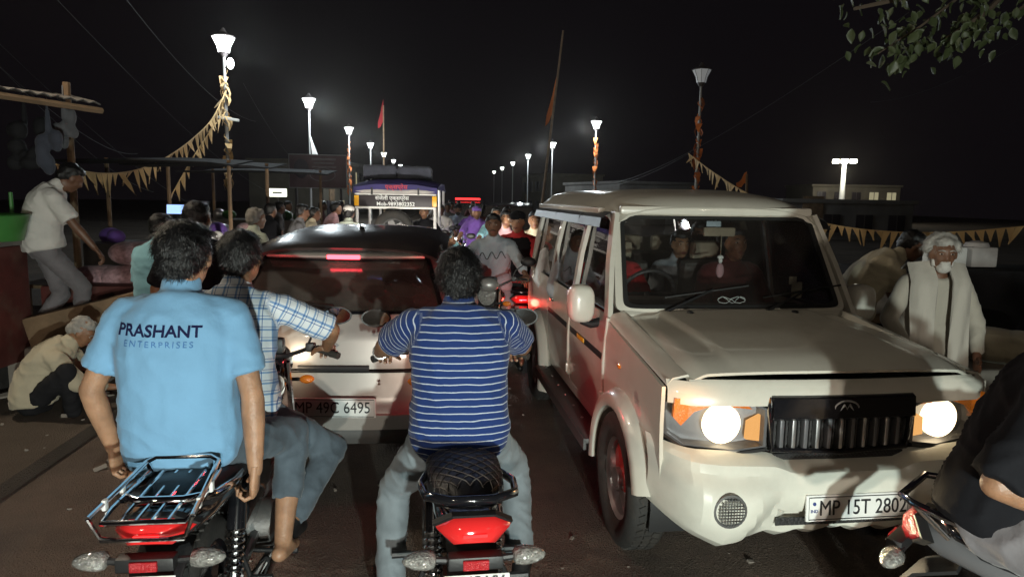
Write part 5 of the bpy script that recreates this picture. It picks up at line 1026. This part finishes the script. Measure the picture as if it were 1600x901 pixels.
lo = vox('luggage_bundle', lug, 'jeans_dark', None, .024, 2, None, .02, 6); lo.location = TP + V((0, 0, 2.09)); tag(lo, 'dark bundle of luggage tied on the blue tempo roof', 'luggage')
light('tempo_fill', 'POINT', TP + V((.1, 1.0, 1.9)), 30, (1, .95, .8), .08)  # fill light added under the canopy to brighten the tempo

# ------------------------------------------------------------------ riders between the hatchback and the white vehicle
def pair(px, d, hdg, blabel, plabel, look, paint='black_paint', headl=True, pw=26, **k):
    b = PX(px, d); motorcycle(blabel, b, hdg, paint, headl=headl, det=False); p = person(plabel, b, hdg, ride(.80, .08, .36, hands=[(-.36, .85, 1.05), (.36, .85, 1.05)], **k), look, vx=.016)
    if headl:
        h = R(hdg); dr = V((sin(h), cos(h), 0)); light('headlight_beam', 'SPOT', b + dr * 1.3 + V((0, 0, .92)), pw, (1, .95, .88), .05, b + dr * 5 + V((0, 0, .5)), 100, .6)
    return p
pair(717, 15.2, 186, 'oncoming motorcycle with blazing headlight right of the hatchback roof', 'bearded man in white shirt on the oncoming motorcycle', dict(shirt='shirt_sky', pants='jeans', det=1, beard='hair', cap='shirt_dark', skin='skin_dark', shoe='black'), head=(0, 0, 0))
pair(774, 7.5, 188, 'motorcycle under the man in the grey sweatshirt, left of the white vehicle', 'man in grey sweatshirt with dark scrawl and pale jeans riding toward the camera', dict(shirt='shirt_grey', pants='jeans_pale', det=1, sleeve=1.6, skin='skin_dark', tash=1, shoe='black'), headl=False, head=(0, 0, 0), feet=[(-.28, .2, .12), (.26, .2, .12)])
FB = PX(812, 7.4); motorcycle('motorcycle with glowing red tail light beside the rear of the white vehicle', FB, 2, 'red_paint', headl=False, tail='brake', det=False)
person('young man in red and black jacket and cap sitting sideways by the white vehicle', FB + V((-.02, .1, 0)), 196,
    dict(hip=(0, -.05, .92), neck=(0, -.02, 1.42), hands=[(-.2, .3, 1.0), (.26, .28, 1.02)], feet=[(-.14, .38, .2), (.12, .36, .22)], head=(4, 0, 0), curl=[.6, .6]), dict(shirt='shirt_red', vest='shirt_dark', sleeve=1.7, pants='pants_black', plen=.25, det=1, cap='shirt_dark', brim=1, skin='skin_light'), vx=.014)
light('tail_glow', 'POINT', FB + V((-.05, -.62, .78)), 2, (1, .08, .05), .04)
# ------------------------------------------------------------------ far traffic: riders, a car, a jeep
def car(label, loc, head, paint, bar=None, sc=1.0):
    g = thing('car', label, 'car', loc, head); Z = lambda *p: [(x * .8 * sc, y, z) for x, y, z in p]
    rg = []
    for y, z0, z1, w in ((-2.0, .35, .95, .76), (-1.9, .3, 1.05, .8), (.9, .3, 1.05, .8), (1.8, .32, .92, .78), (2.0, .4, .8, .7)): rg.append([(-w, y, z0), (w, y, z0), (w * 1.03, y, (z0 + z1) / 2), (w * .95, y, z1), (-w * .95, y, z1), (-w * 1.03, y, (z0 + z1) / 2)])
    MB().loft(rg).build('body', paint, g, 30)
    rg = [[(-w, y, z) , (w, y, z)] for y, z, w in ((.95, 1.04, .72), (.45, 1.6, .6), (-1.7, 1.65, .62), (-1.95, 1.05, .72))]
    MB().panel([[(-.72, .98, 1.04), (.72, .98, 1.04)], [(-.61, .45, 1.58), (.61, .45, 1.58)]][::-1], .01).build('windscreen', 'glass_tint', g); MB().panel([[(x * .64, y, z) for x in (-1, 0, 1)] for y, z in ((-1.8, 1.62), (-.6, 1.67), (.46, 1.6))], .04).build('roof', paint, g)
    for s in (-1, 1):
        [MB().tube(q, .033, 6).build('pillar', paint, g) for q in ([(s * .73, .98, 1.04), (s * .62, .45, 1.6)], [(s * .73, -.3, 1.04), (s * .63, -.3, 1.62)], [(s * .73, -1.9, 1.04), (s * .63, -1.75, 1.62)])]; MB().ell((s * .58, 2.0, .72), (.12, .04, .085)).build('headlight', 'lamp_head', g)
        for y in (-1.25, 1.25): wheel(g, 'wheel', (s * .74, y, .32), .32, .18, .2, 5, 'alloy', None, False)
    if bar: MB().box((0, -.2, 1.72), (.9, .12, .07), .02).build('light_bar', bar, g)
    return g
car('dark oncoming jeep behind the young man in red and black', PX(792, 18.5), 186, 'black_paint'); car('dark oncoming car with a red roof bar in the far traffic', PX(729, 25), 183, 'black_paint', 'brake_soft')
for x, d, nm in ((741, 15.5, 0), (672, 26, 0)): pass
protoB = motorcycle('oncoming motorcycle under the far rider in white right of the blue tempo', PX(690, 14.5), 184, 'black_paint', det=False, group='far motorcycles in the traffic')
cols = ['shirt_purple', 'shirt_white', 'shirt_maroon', 'shirt_mid', 'shirt_pink']; protos = []
for i, c in enumerate(cols):
    lab = ['rider in purple top far off in the traffic', 'rider in white shirt far off in the traffic', 'rider in dark red far off in the traffic', 'rider in grey shirt far off in the traffic', 'rider in pink far off in the traffic'][i]
    px, d = ((738, 14.2), (690, 14.5), (745, 15.2), (700, 17.5), (706, 20.5))[i]
    p, _ = person(lab, PX(px, d), 184, ride(.8, .08, .36), dict(shirt=c, pants='jeans_dark', sleeve=.9, skin='skin_dark'), vx=.026, group='far riders in the traffic'); protos.append(p)
for i, (px, d, hd, c, hr, lb) in enumerate(((744, 12.6, 184, 'shirt_purple', 'hair', 'woman in purple veil riding behind the bearded man in white'), (790, 9.4, 186, 'shirt_pink', 'hair', 'rider in pink between the grey sweatshirt and the red jacket'), (664, 12.5, 182, 'shirt_dark', 'hair', 'rider in black just right of the blue tempo'), (792, 12.4, 188, 'shirt_white', 'hair', 'rider in white at the back behind the pink rider'), (832, 9.2, 186, 'shirt_cream', 'hair', 'rider in cream beside the rear corner of the white vehicle'), (775, 11.6, 186, 'shirt_lblue', 'hair', 'rider in light blue partly hidden by the grey sweatshirt'))):
    person(lb, PX(px, d), hd, ride(.8, .08, .36), dict(shirt=c, pants='jeans_dark', sleeve=.9, skin='skin', det=1, cap='shirt_purple' if i == 0 else None, shoe='black'), vx=.02)
    if i not in (0, 4): motorcycle('oncoming motorcycle of the ' + lb.split(' just')[0].split(' at the back')[0].split(' between')[0].split(' partly')[0], PX(px, d), hd, ('black_paint', 'red_paint')[i % 2], det=False); light('headlight_beam', 'SPOT', PX(px, d - 1.35, .92), 50, (1, .92, .8), .05, PX(px, d - 6, .4), 100, .6)
FARB = [(738, 14.2), (745, 15.2), (700, 17.5), (706, 20.5)]; FARR = [(684, 23, 1), (716, 25, 3), (738, 24, 2), (702, 31, 0)]

# ------------------------------------------------------------------ people on the left
person('man in black shirt holding up a phone behind the blue polo, his back to us', PX(302, 5.0, .0), 8, stand(.97, .02, hands=[(-.3, .02, .86), (.2, .38, 1.36)], head=(10, 0, 0), epole=[(-.6, -.5, 0), (.9, .2, -.9)], grip=[(1, 0, 0), (-1, 0, 0)]), dict(shirt='shirt_dark', pants='pants_black', skin='skin', sleeve=.95, shoe='black', strands=900, loose=.024), vx=.014, scale=1.08)
ph = MB().box((0, 0, 0), (.16, .009, .078), .003).build('phone', 'black_gloss'); tag(ph, 'lit phone held up sideways by the man in black', 'phone'); ph.location = PZ(276, 327, 5.38); ph.rotation_euler = (R(-6), 0, R(-8)); MB().box((0, -.0055, 0), (.15, .002, .07), 0).build('phone_screen', 'screen', ph)
person('person in light blue standing behind the man in black by the sacks', PX(243, 5.6, .0), 20, stand(.88, .02), dict(shirt='shirt_lblue', pants='jeans_dark', sleeve=.9, skin='skin_dark', shoe='black'), vx=.018)
person('grey-haired man in pale shirt walking ahead on the left of the hatchback', PX(388, 7.4, .0), 35, stand(.90, .06, hands=[(-.25, .15, .9), (.25, .1, .85)], head=(15, 0, 0)), dict(shirt='shirt_mint', pants='pants_grey', hair='hair_grey', sleeve=.9, shoe='black', fat=1.1), vx=.016)
person('man in white shirt reaching down at the stall on the far left', PX(78, 6.1, .45), 62, dict(hip=(0, -.06, .89), neck=(0, .06, 1.38), hands=[(-.3, -.02, .84), (.27, .36, .80)], feet=[(-.12, -.2, .08), (.14, .16, .08)], head=(0, -35, 0), hoff=(0, .11, .09), bulge=.05, epole=[(-.8, -.8, 0), (.7, -.6, 0)]), dict(shirt='shirt_white', pants='pants_grey', skin='skin_dark', sleeve=.85, wr=.014, loose=.03, plen=.8), vx=.013, scale=1.04)
person('man in cream shirt squatting with bowed bald head at the far left roadside', PX(64, 5.25, .0), 75, dict(hip=(0, -.12, .22), neck=(0, .12, .62), hands=[(-.16, .42, .32), (.18, .46, .3)], feet=[(-.14, .12, .07), (.14, .16, .07)], head=(15, -38, 0), hoff=(0, .10, .10), bulge=.07, kpole=[(-.5, .6, 1), (.5, .6, 1)], curl=[.5, .5]), dict(shirt='shirt_cream', pants='pants_black', skin='skin', hair='hair_grey', hk=.93, sleeve=1.6, wr=.014, loose=.028, det=1), vx=.013)
person('man in grey shirt facing right at the stall beyond the hatchback', PX(462, 10.2), 75, stand(.9, .05, hands=[(-.2, .3, .95), (.2, .34, .98)], head=(0, -10, 0)), dict(shirt='shirt_mid', pants='jeans_dark', skin='skin_dark', det=0), vx=.02)
person('youth in white shirt beside the man in grey at the stall', PX(484, 11), 80, stand(.86, .03, hands=[(-.2, .25, .95), (.2, .3, 1.0)]), dict(shirt='shirt_cream', pants='jeans_dark', skin='skin_dark', sleeve=.9), vx=.02, scale=.95)
person('man in pale pink with a cloth over his arm near the billboard', PX(514, 12.4), 70, stand(.92, .08, hands=[(-.2, .3, 1.05), (.2, .3, 1.1)]), dict(shirt='shirt_pink', pants='shirt_white', skin='skin', sleeve=1.6), vx=.02)
person('man in white robe and white cap standing left of the blue tempo', PX(543, 10.2), 8, stand(.9, .02), dict(shirt='shirt_mint', top='robe', pants='shirt_white', skin='skin_dark', sleeve=1.7, cap='shirt_white', skirt=(.45, .04), loose=.03), vx=.02)
for i, (px, d, c, h) in enumerate(((432, 13, 'shirt_mid', 60), (447, 15, 'shirt_white', 120), (500, 16, 'shirt_maroon', 90), (528, 17, 'shirt_dark', 70), (418, 10.8, 'shirt_dark', 40))):
    person(['man in grey far back at the left stalls', 'man in white far back at the left stalls', 'person in dark red far back by the billboard', 'person in black far back left of the white-capped man', 'person in black ahead of the grey-haired man'][i], PX(px, d), h, stand(), dict(shirt=c, pants='jeans_dark', skin='skin_dark'), vx=.026)
finalize()
# print on the back of the blue polo, laid onto the cloth
sh = [o for o in PA.children if o.name.startswith('shirt')][0]; tr = BVHTree.FromPolygons([v.co for v in sh.data.vertices], [tuple(p.vertices) for p in sh.data.polygons])
def print_on(name, txt, size, m, z, x0, **k):
    t = text_mesh(txt, size, extr=0, **k); bm = bmesh.new(); vs = [bm.verts.new(v) for v in t.v]
    for f in t.f:
        try: bm.faces.new([vs[i] for i in f])
        except ValueError: pass
    bmesh.ops.subdivide_edges(bm, edges=[e for e in bm.edges if e.calc_length() > size * .3], cuts=2); bmesh.ops.triangulate(bm, faces=bm.faces)
    for v in bm.verts:
        h = tr.ray_cast(V((v.co.x + x0, -2, v.co.y + z - v.co.x * .02)), V((0, 1, 0)))
        v.co = (h[0] + h[1] * .0025) if h[0] is not None else V((v.co.x + x0, -.12, v.co.y + z))
    me = bpy.data.meshes.new(name); bm.to_mesh(me); bm.free(); return mko(name, me, m, sh)
print_on('shirt_lettering', 'PRASHANT', .054, 'navy_text', 1.345, -.075, bold=.025, sx=1.05); print_on('shirt_lettering', 'ENTERPRISES', .028, 'navy_soft', 1.303, -.072, sx=1.1, space=1.35)
gs = [o for o in bpy.data.objects if o.name.startswith('person') and o.parent is None and 'sweatshirt' in o.get('label', '')][0]; gsh = [o for o in gs.children if o.name.startswith('shirt')][0]; tg_ = BVHTree.FromPolygons([v.co for v in gsh.data.vertices], [tuple(p.vertices) for p in gsh.data.polygons])
pts = []
for k in range(40):
    t = k / 39; h = tg_.ray_cast(V((.13 - .26 * t, 3, 1.22 + .035 * sin(t * 17) + .02 * t)), V((0, -1, 0)))
    if h[0] is not None: pts.append(h[0] + h[1] * .003)
MB().tube(pts, .005, 5).build('scrawl_print', 'ink', gsh)
for (px, d), c in zip(FARB, ('purple', 'dark red', 'grey', 'pink')): o = copy_tree(protoB); o.location = PX(px, d); o['label'] = 'oncoming motorcycle under the far rider in ' + c
for px, d, c in FARR:
    w = ('purple', 'white', 'dark red', 'grey')[c]; o = copy_tree(protoB); o.location = PX(px, d); o['label'] = 'motorcycle at the back of the traffic under the farthest rider in ' + w; o = copy_tree(protos[c]); o.location = PX(px, d); o['label'] = 'farthest rider in ' + w + ' at the back of the traffic'
for px, d in ((690, 14.3), (738, 14), (708, 16)): light('far_headlight', 'SPOT', PX(px, d - 1.4, .92), 40, (1, .96, .9), .05, PX(px, d - 8, .3), 100, .6)

# ------------------------------------------------------------------ left stall, sacks, platform
o = MB().box((0, 0, .225), (2.6, 2.4, .45), .03).build('stall_platform', 'concrete'); o.location = PX(20, 7.0, .0); tag(o, 'low concrete platform under the stall on the far left', 'platform')
ct = thing('vending_cart', 'dark red metal vending cart cut off by the left edge', 'cart', PX(-125, 5.6, .09), 4)
MB().box((0, 0, .75), (1.15, .8, 1.0), .02).build('cart_box', 'cart_red', ct); MB().box((0, 0, 1.28), (1.25, .9, .05), .01).build('cart_top', 'tin', ct)
for x in (-.5, .5):
    MB().box((x, -.41, .75), (.05, .03, 1.0), .006).build('cart_frame', 'post_dark', ct)
    for y in (-.3, .3): MB().lathe([(.03, -.03), (.2, -.03), (.22, 0), (.2, .03), (.03, .03)], 18, MT((x * .8, y, .2)) @ AX['x']).build('wheel', 'rubber', ct)
MB().tube([(.5, .35, 1.28), (.5, .35, 1.7)], .016, 8).build('cart_post', 'green_plastic', ct)
tb = MB().lathe([(.15, 0), (.24, .0), (.29, .2), (.305, .21), (.295, .215), (.28, .2), (.2, .02)], 24).build('plastic_tub', 'green_plastic'); tb.location = PX(-20, 5.6, 1.40); tag(tb, 'green plastic tub on top of the red cart', 'tub')
rf = thing('stall_canopy', 'corrugated tin awning over the stall at upper left', 'awning', PX(-60, 7.2, .09))
A, B, Cc, D = PZ(-120, 118, 5.2), PZ(158, 163, 6.6), PZ(120, 152, 8.6), PZ(-140, 120, 8.6); ob = V(rf.location)
MB().panel([[A.lerp(B, u / 24).lerp(D.lerp(Cc, u / 24), v) - ob + V((0, 0, .02 * (u % 2))) for u in range(25)] for v in (0, .5, 1)], .01).build('awning_sheet', 'tin', rf, 20)
for P in (PX(118, 7.9), PX(-20, 8.2)): MB().tube([V((P.x, P.y, .09)) - ob, V((P.x, P.y, 3.0)) - ob], .04, 8).build('awning_post', 'wood', rf)
MB().tube([A - ob + V((0, 0, -.06)), B - ob + V((0, 0, -.06))], .03, 6).build('awning_beam', 'wood', rf)
for i, (px, py, d, r, m) in enumerate(((75, 225, 6.5, (.13, .1, .22), 'jeans_dark'), (38, 215, 6.7, (.2, .15, .26), 'pants_black'), (100, 205, 6.9, (.1, .1, .2), 'shirt_mid'))):
    b = MB().cap((0, 0, -.05), (0, 0, .25), .03, .012); rq = random.Random(i)
    for q in range(9): b.ell((rq.uniform(-.6, .6) * r[0], rq.uniform(-.5, .5) * r[1], -r[2] * rq.uniform(.1, 1.7)), (r[0] * rq.uniform(.3, .5), r[1] * .5, r[2] * rq.uniform(.25, .45)))
    o = vox('hanging_bag', b, m, None, .018, 2, None, .04, 9); o.location = PZ(px, py - 30, d); tag(o, ['long lumpy bundle hanging from the awning', 'large dark bundle hanging from the awning', 'small grey bundle hanging at the awning corner'][i], 'bag')
MB_t = thing('vegetable_table', 'plank table with goods beside the stall on the left', 'table', PX(185, 7.0, .09), 8)
for k in range(5): MB().box((0, -.36 + k * .18, .80), (1.7, .165, .035), .006).build('plank', 'wood', MB_t)
for x in (-.75, .75):
    for y in (-.35, .35): MB().box((x, y, .39), (.07, .07, .78), .006).build('leg', 'wood', MB_t)
for i, (px, z, rx) in enumerate(((212, .97, .36), (228, 1.19, .36), (160, .95, .28))):
    b = MB().ell((0, 0, 0), (rx, .27, .13)).ell((rx * .5, 0, .01), (rx * .5, .22, .11)).ell((-rx * .5, 0, 0), (rx * .5, .24, .12)); o = vox('sack', b, 'pink_sack', None, .022, 4, None, .03, 9); o.location = PX(px, 6.9, z); o.rotation_euler = (0, R((-2, 4, 3)[i]), R((8, -5, 20)[i])); tag(o, ['pinkish net sack lying flat at the bottom of the pile', 'pinkish net sack on top of the pile beside the man in black', 'smaller pinkish sack at the left end of the table'][i], 'sack')
o = MB().box((0, 0, 0), (1.3, .35, .3), .03, MT((0, 0, 0), 0, R(-14))).build('plank_ramp', 'wood'); o.location = PX(165, 6.1, .72); tag(o, 'tilted pale plank leaning by the left stall', 'plank')
o = MB().box((0, 0, .42), (1.6, .5, .84), .03).build('stall_counter', 'cart_red'); o.location = PX(215, 6.7, .09); tag(o, 'faded red counter below the sacks on the left', 'counter')
for i, (px, d, w, h_, m) in enumerate(((330, 11, 1.6, 1.05, 'tin'), (410, 14, 2.2, 1.2, 'concrete'), (250, 10, 1.8, 1.0, 'tin'))):
    g = thing('stall', ['market stall with shiny goods behind the man with the phone', 'market stall behind the grey-haired man', 'dark market stall beyond the pinkish sacks'][i], 'stall', PX(px, d, .09), 6)
    MB().box((0, 0, h_ / 2), (w, .8, h_), .03).build('counter', m, g); MB().panel([[(x * w * .6, y, 2.15 + .1 * (y > 0) - .03 * abs(x)) for x in (-1, 0, 1)] for y in (-.8, 0, .8)], .02).build('roof', 'pants_black', g)
    for x in (-.5, .5): MB().tube([(x * w, .3, 0), (x * w, .3, 2.2)], .03, 6).build('post', 'wood', g)
    rr = random.Random(i)
    for k in range(7): MB().ell((rr.uniform(-.45, .45) * w, rr.uniform(-.3, .2), h_ + .08), (rr.uniform(.08, .16), .12, rr.uniform(.08, .14))).build('goods', rr.choice(['alloy', 'plate_white', 'sack', 'green_plastic', 'shirt_purple']), g)
ls = MB().box((0, 0, 0), (.46, .06, .2), .02).build('lit_sign', 'lit_sign'); ls.location = PZ(433, 301, 17); tag(ls, 'small glowing sign board left of the far stalls', 'sign'); MB().tube([(0, .05, 0), (0, .05, -ls.location.z + .09)], .03, 6).build('sign_post', 'post_dark', ls); MB().tube([(-.1, -.035, .0), (.12, -.035, .0)], .02, 4).build('sign_bar', 'ink', ls)
for i, (px, d, z) in enumerate(((508, 11.4, .35), (524, 11.2, .35))):
    o = MB().lathe([(.12, -.3), (.16, -.3), (.2, .25), (.21, .26), (.18, .24), (.14, -.26)], 18).build('plastic_drum', 'purple_plastic' if 'purple_plastic' in _M else mat('purple_plastic', (.12, .08, .5), .4)); o.location = PX(px, d, .95); tag(o, ['purple plastic drum left of the white-capped man', 'blue plastic drum beside the white-capped man'][i], 'drum')
o = MB().box((0, 0, .3), (1.1, .6, .6), .02).build('drum_stand', 'wood'); o.location = PX(516, 11.4, .0); tag(o, 'wooden stand under the plastic drums', 'stand')

# ------------------------------------------------------------------ billboard and buildings
bb = thing('billboard', 'dark roadside billboard with a faded portrait and lettering', 'billboard', PX(498, 24, .09), -4); zb = PZ(498, 268, 24).z
mat('poster', (.10, .05, .055), .6, var=.4, vs=2); mat('poster_light', (.2, .17, .18), .6, var=.3, vs=4); mat('poster_dark', (.03, .02, .03), .6)
w2 = .95; MB().box((0, 0, zb - .09), (w2 * 2, .08, 1.12), .01).build('poster_panel', 'poster', bb)
for x in (-.75, .75): MB().tube([(x, .1, 0), (x, .1, zb - .5)], .05, 8).build('leg', 'post_dark', bb)
MB().tube([(x, -.05, zb - .09 + z) for x, z in ((-w2, -.56), (w2, -.56), (w2, .56), (-w2, .56))], .02, 6, True).build('panel_frame', 'post_grey', bb)
MB().ell((-.55, -.05, zb), (.25, .02, .33)).build('portrait_oval', 'poster_dark', bb); MB().tube([(.15 + .42 * cos(a), -.055, zb - .2 + .22 * sin(a)) for a in [k * pi / 12 for k in range(24)]], .02, 5, True).build('poster_ring', 'poster_light', bb)
for k in range(4): MB().box((.2, -.05, zb + .32 - k * .13), (.8 - .12 * (k % 2), .02, .05 + .02 * (k == 0)), .004).build('poster_line', 'poster_light', bb)
def building(label, loc, head, w, dp, h, floors, cols_, m, wm='glass_tint', lit=()):
    g = thing('building', label, 'building', loc, head); MB().box((0, dp / 2, h / 2), (w, dp, h), .02).build('wall', m, g); MB().box((0, dp / 2, h + .1), (w + .3, dp + .3, .2), .02).build('parapet', m, g)
    for f in range(floors):
        for c in range(cols_):
            x = -w / 2 + (c + .5) * w / cols_; z = h * (f + .45) / floors; q = MB().box((x, -.02, z), (w / cols_ * .5, .1, h / floors * .5), .01).build('window', 'lit_window' if (f, c) in lit else 'board_black', g); MB().box((x, -.06, z - h / floors * .28), (w / cols_ * .6, .16, .06), .01).build('sill', m, q); MB().box((x, -.075, z), (.05, .03, h / floors * .5), 0).build('mullion', 'post_dark', q)
    MB().box((-w * .28, -.03, 1.05), (1.0, .08, 2.1), .01).build('door', 'wood', g)
    return g
emis('lit_window', (1, .9, .55), .3); mat('wall_cream', (.09, .078, .058), .85, var=.2, vs=1.5, dirt=.4); mat('wall_grey', (.16, .15, .14), .9, var=.3, vs=1, dirt=.4)
building('pale two-storey shop house on the left beside the third lamp', (-7.2, 50, .05), -80, 7, 5, 3.8, 2, 3, 'wall_cream', lit=((0, 1),)); building('dim house far along the left side of the road', (-8.5, 66, .05), -82, 9, 6, 4.5, 2, 4, 'wall_grey', lit=((1, 2),))
building('dim flat-roofed building under the floodlight mast', PX(1330, 66), 10, 8.0, 8, PZ(1340, 292, 66).z, 2, 5, 'wall_cream', lit=((1, 4), (1, 3))); building('low dark building right of the lamp post behind the white vehicle', PX(1320, 34), 8, 6.2, 5, PZ(1320, 318, 34).z, 1, 4, 'wall_grey'); building('dim walled house far along the right of the road', (11, 52, .05), 78, 10, 6, 2.8, 1, 4, 'wall_grey'); building('dim white house left of the white vehicle roof', (9.6, 74, .05), 80, 9, 6, 4.0, 2, 4, 'wall_cream')
# ------------------------------------------------------------------ right roadside
rs = thing('roadside_stall', 'dark roadside stall with pale boxes behind the old man', 'stall', PX(1550, 6.6, .09), 0)
MB().box((0, .4, .55), (2.2, .7, 1.1), .02).build('counter', 'pants_black', rs)
for x in (-1.1, 1.1): MB().tube([(x, .2, 0), (x, .2, 1.15)], .03, 6).build('post', 'wood', rs)
for i, (x, w) in enumerate(((-.18, .3), (.16, .28))):
    o = MB().box((0, 0, .12), (w, .25, .2), .02).lathe([(.05, .2), (.12, .22), (.1, .26), (.03, .28)], 12, MT((0, 0, 0))).build('storage_box', 'plate_white' if i == 0 else 'tarp_grey'); o.location = PX(1550, 6.6, .09 + 1.09) + V((x, .4, 0)); tag(o, ['white plastic box on the roadside stall counter', 'grey plastic box on the right of the stall counter'][i], 'box')
for i, (px, d, z, r) in enumerate(((1565, 5.3, .74, (.42, .25, .14)), (1620, 5.2, .72, (.3, .25, .15)))):
    b = MB().ell((0, 0, 0), r).ell((r[0] * .5, 0, 0), (r[0] * .5, r[1] * .9, r[2] * .95)); o = vox('sack', b, 'shirt_cream', None, .02, 4, None, .04, 8); o.location = PX(px, d, z); o.rotation_euler = (0, R(6), R(-5)); tag(o, ['cream sack lying on the ledge right of the old man', 'cream sack at the right edge behind the man in black'][i], 'sack')
o = MB().box((0, 0, .26), (1.8, .5, .52), .03).build('ledge', 'concrete'); o.location = PX(1600, 5.3, .09); tag(o, 'low ledge carrying the cream sacks at the right edge', 'ledge')
hp = thing('handcart', 'low handcart with grey goods between the white vehicle and the stooping man', 'cart', PX(1340, 6.3, .09), 5)
MB().box((0, 0, .72), (1.3, .7, .06), .01).build('cart_bed', 'wood', hp)
for x in (-.5, .5): MB().lathe([(.03, -.03), (.3, -.03), (.33, 0), (.3, .03), (.03, .03)], 20, MT((x, -.3, .34)) @ AX['x']).build('wheel', 'rubber', hp); MB().box((x, .2, .36), (.06, .06, .7)).build('leg', 'wood', hp)
rr = random.Random(2)
for k in range(8): MB().ell((rr.uniform(-.5, .5), rr.uniform(-.25, .25), .84), (.14, .12, .1)).build('goods', rr.choice(['tarp_grey', 'plate_white', 'sack']), hp)
# second mirror-like motorcycle details are part of their machines; bikes' own beams light the hatchback
for b, h, pw in ((BA, hA, 3), (BB, hB, 4)):
    dr = V((sin(R(h)), cos(R(h)), 0)); light('headlight_beam', 'SPOT', b + dr * 1.30 + V((0, 0, .90)), pw, (1, .82, .58), .05, b + dr * 4 + V((0, 0, .62)), 120, .7)

# ------------------------------------------------------------------ dusty night air over the road
hz = MB().box((0, 62, 4.75), (152, 182, 11.5)).build('haze', None, None, 0); hz['kind'] = 'stuff'; hz['label'] = 'thin dusty night air over the road'
hm_ = bpy.data.materials.new('haze'); hm_.use_nodes = True; hn = hm_.node_tree.nodes; hn.remove(hn['Principled BSDF']); pv = hn.new('ShaderNodeVolumePrincipled'); pv.inputs['Color'].default_value = (.9, .84, .78, 1); pv.inputs['Density'].default_value = .00035; pv.inputs['Anisotropy'].default_value = .85
hm_.node_tree.links.new(pv.outputs[0], hn['Material Output'].inputs['Volume']); hz.data.materials.append(hm_)
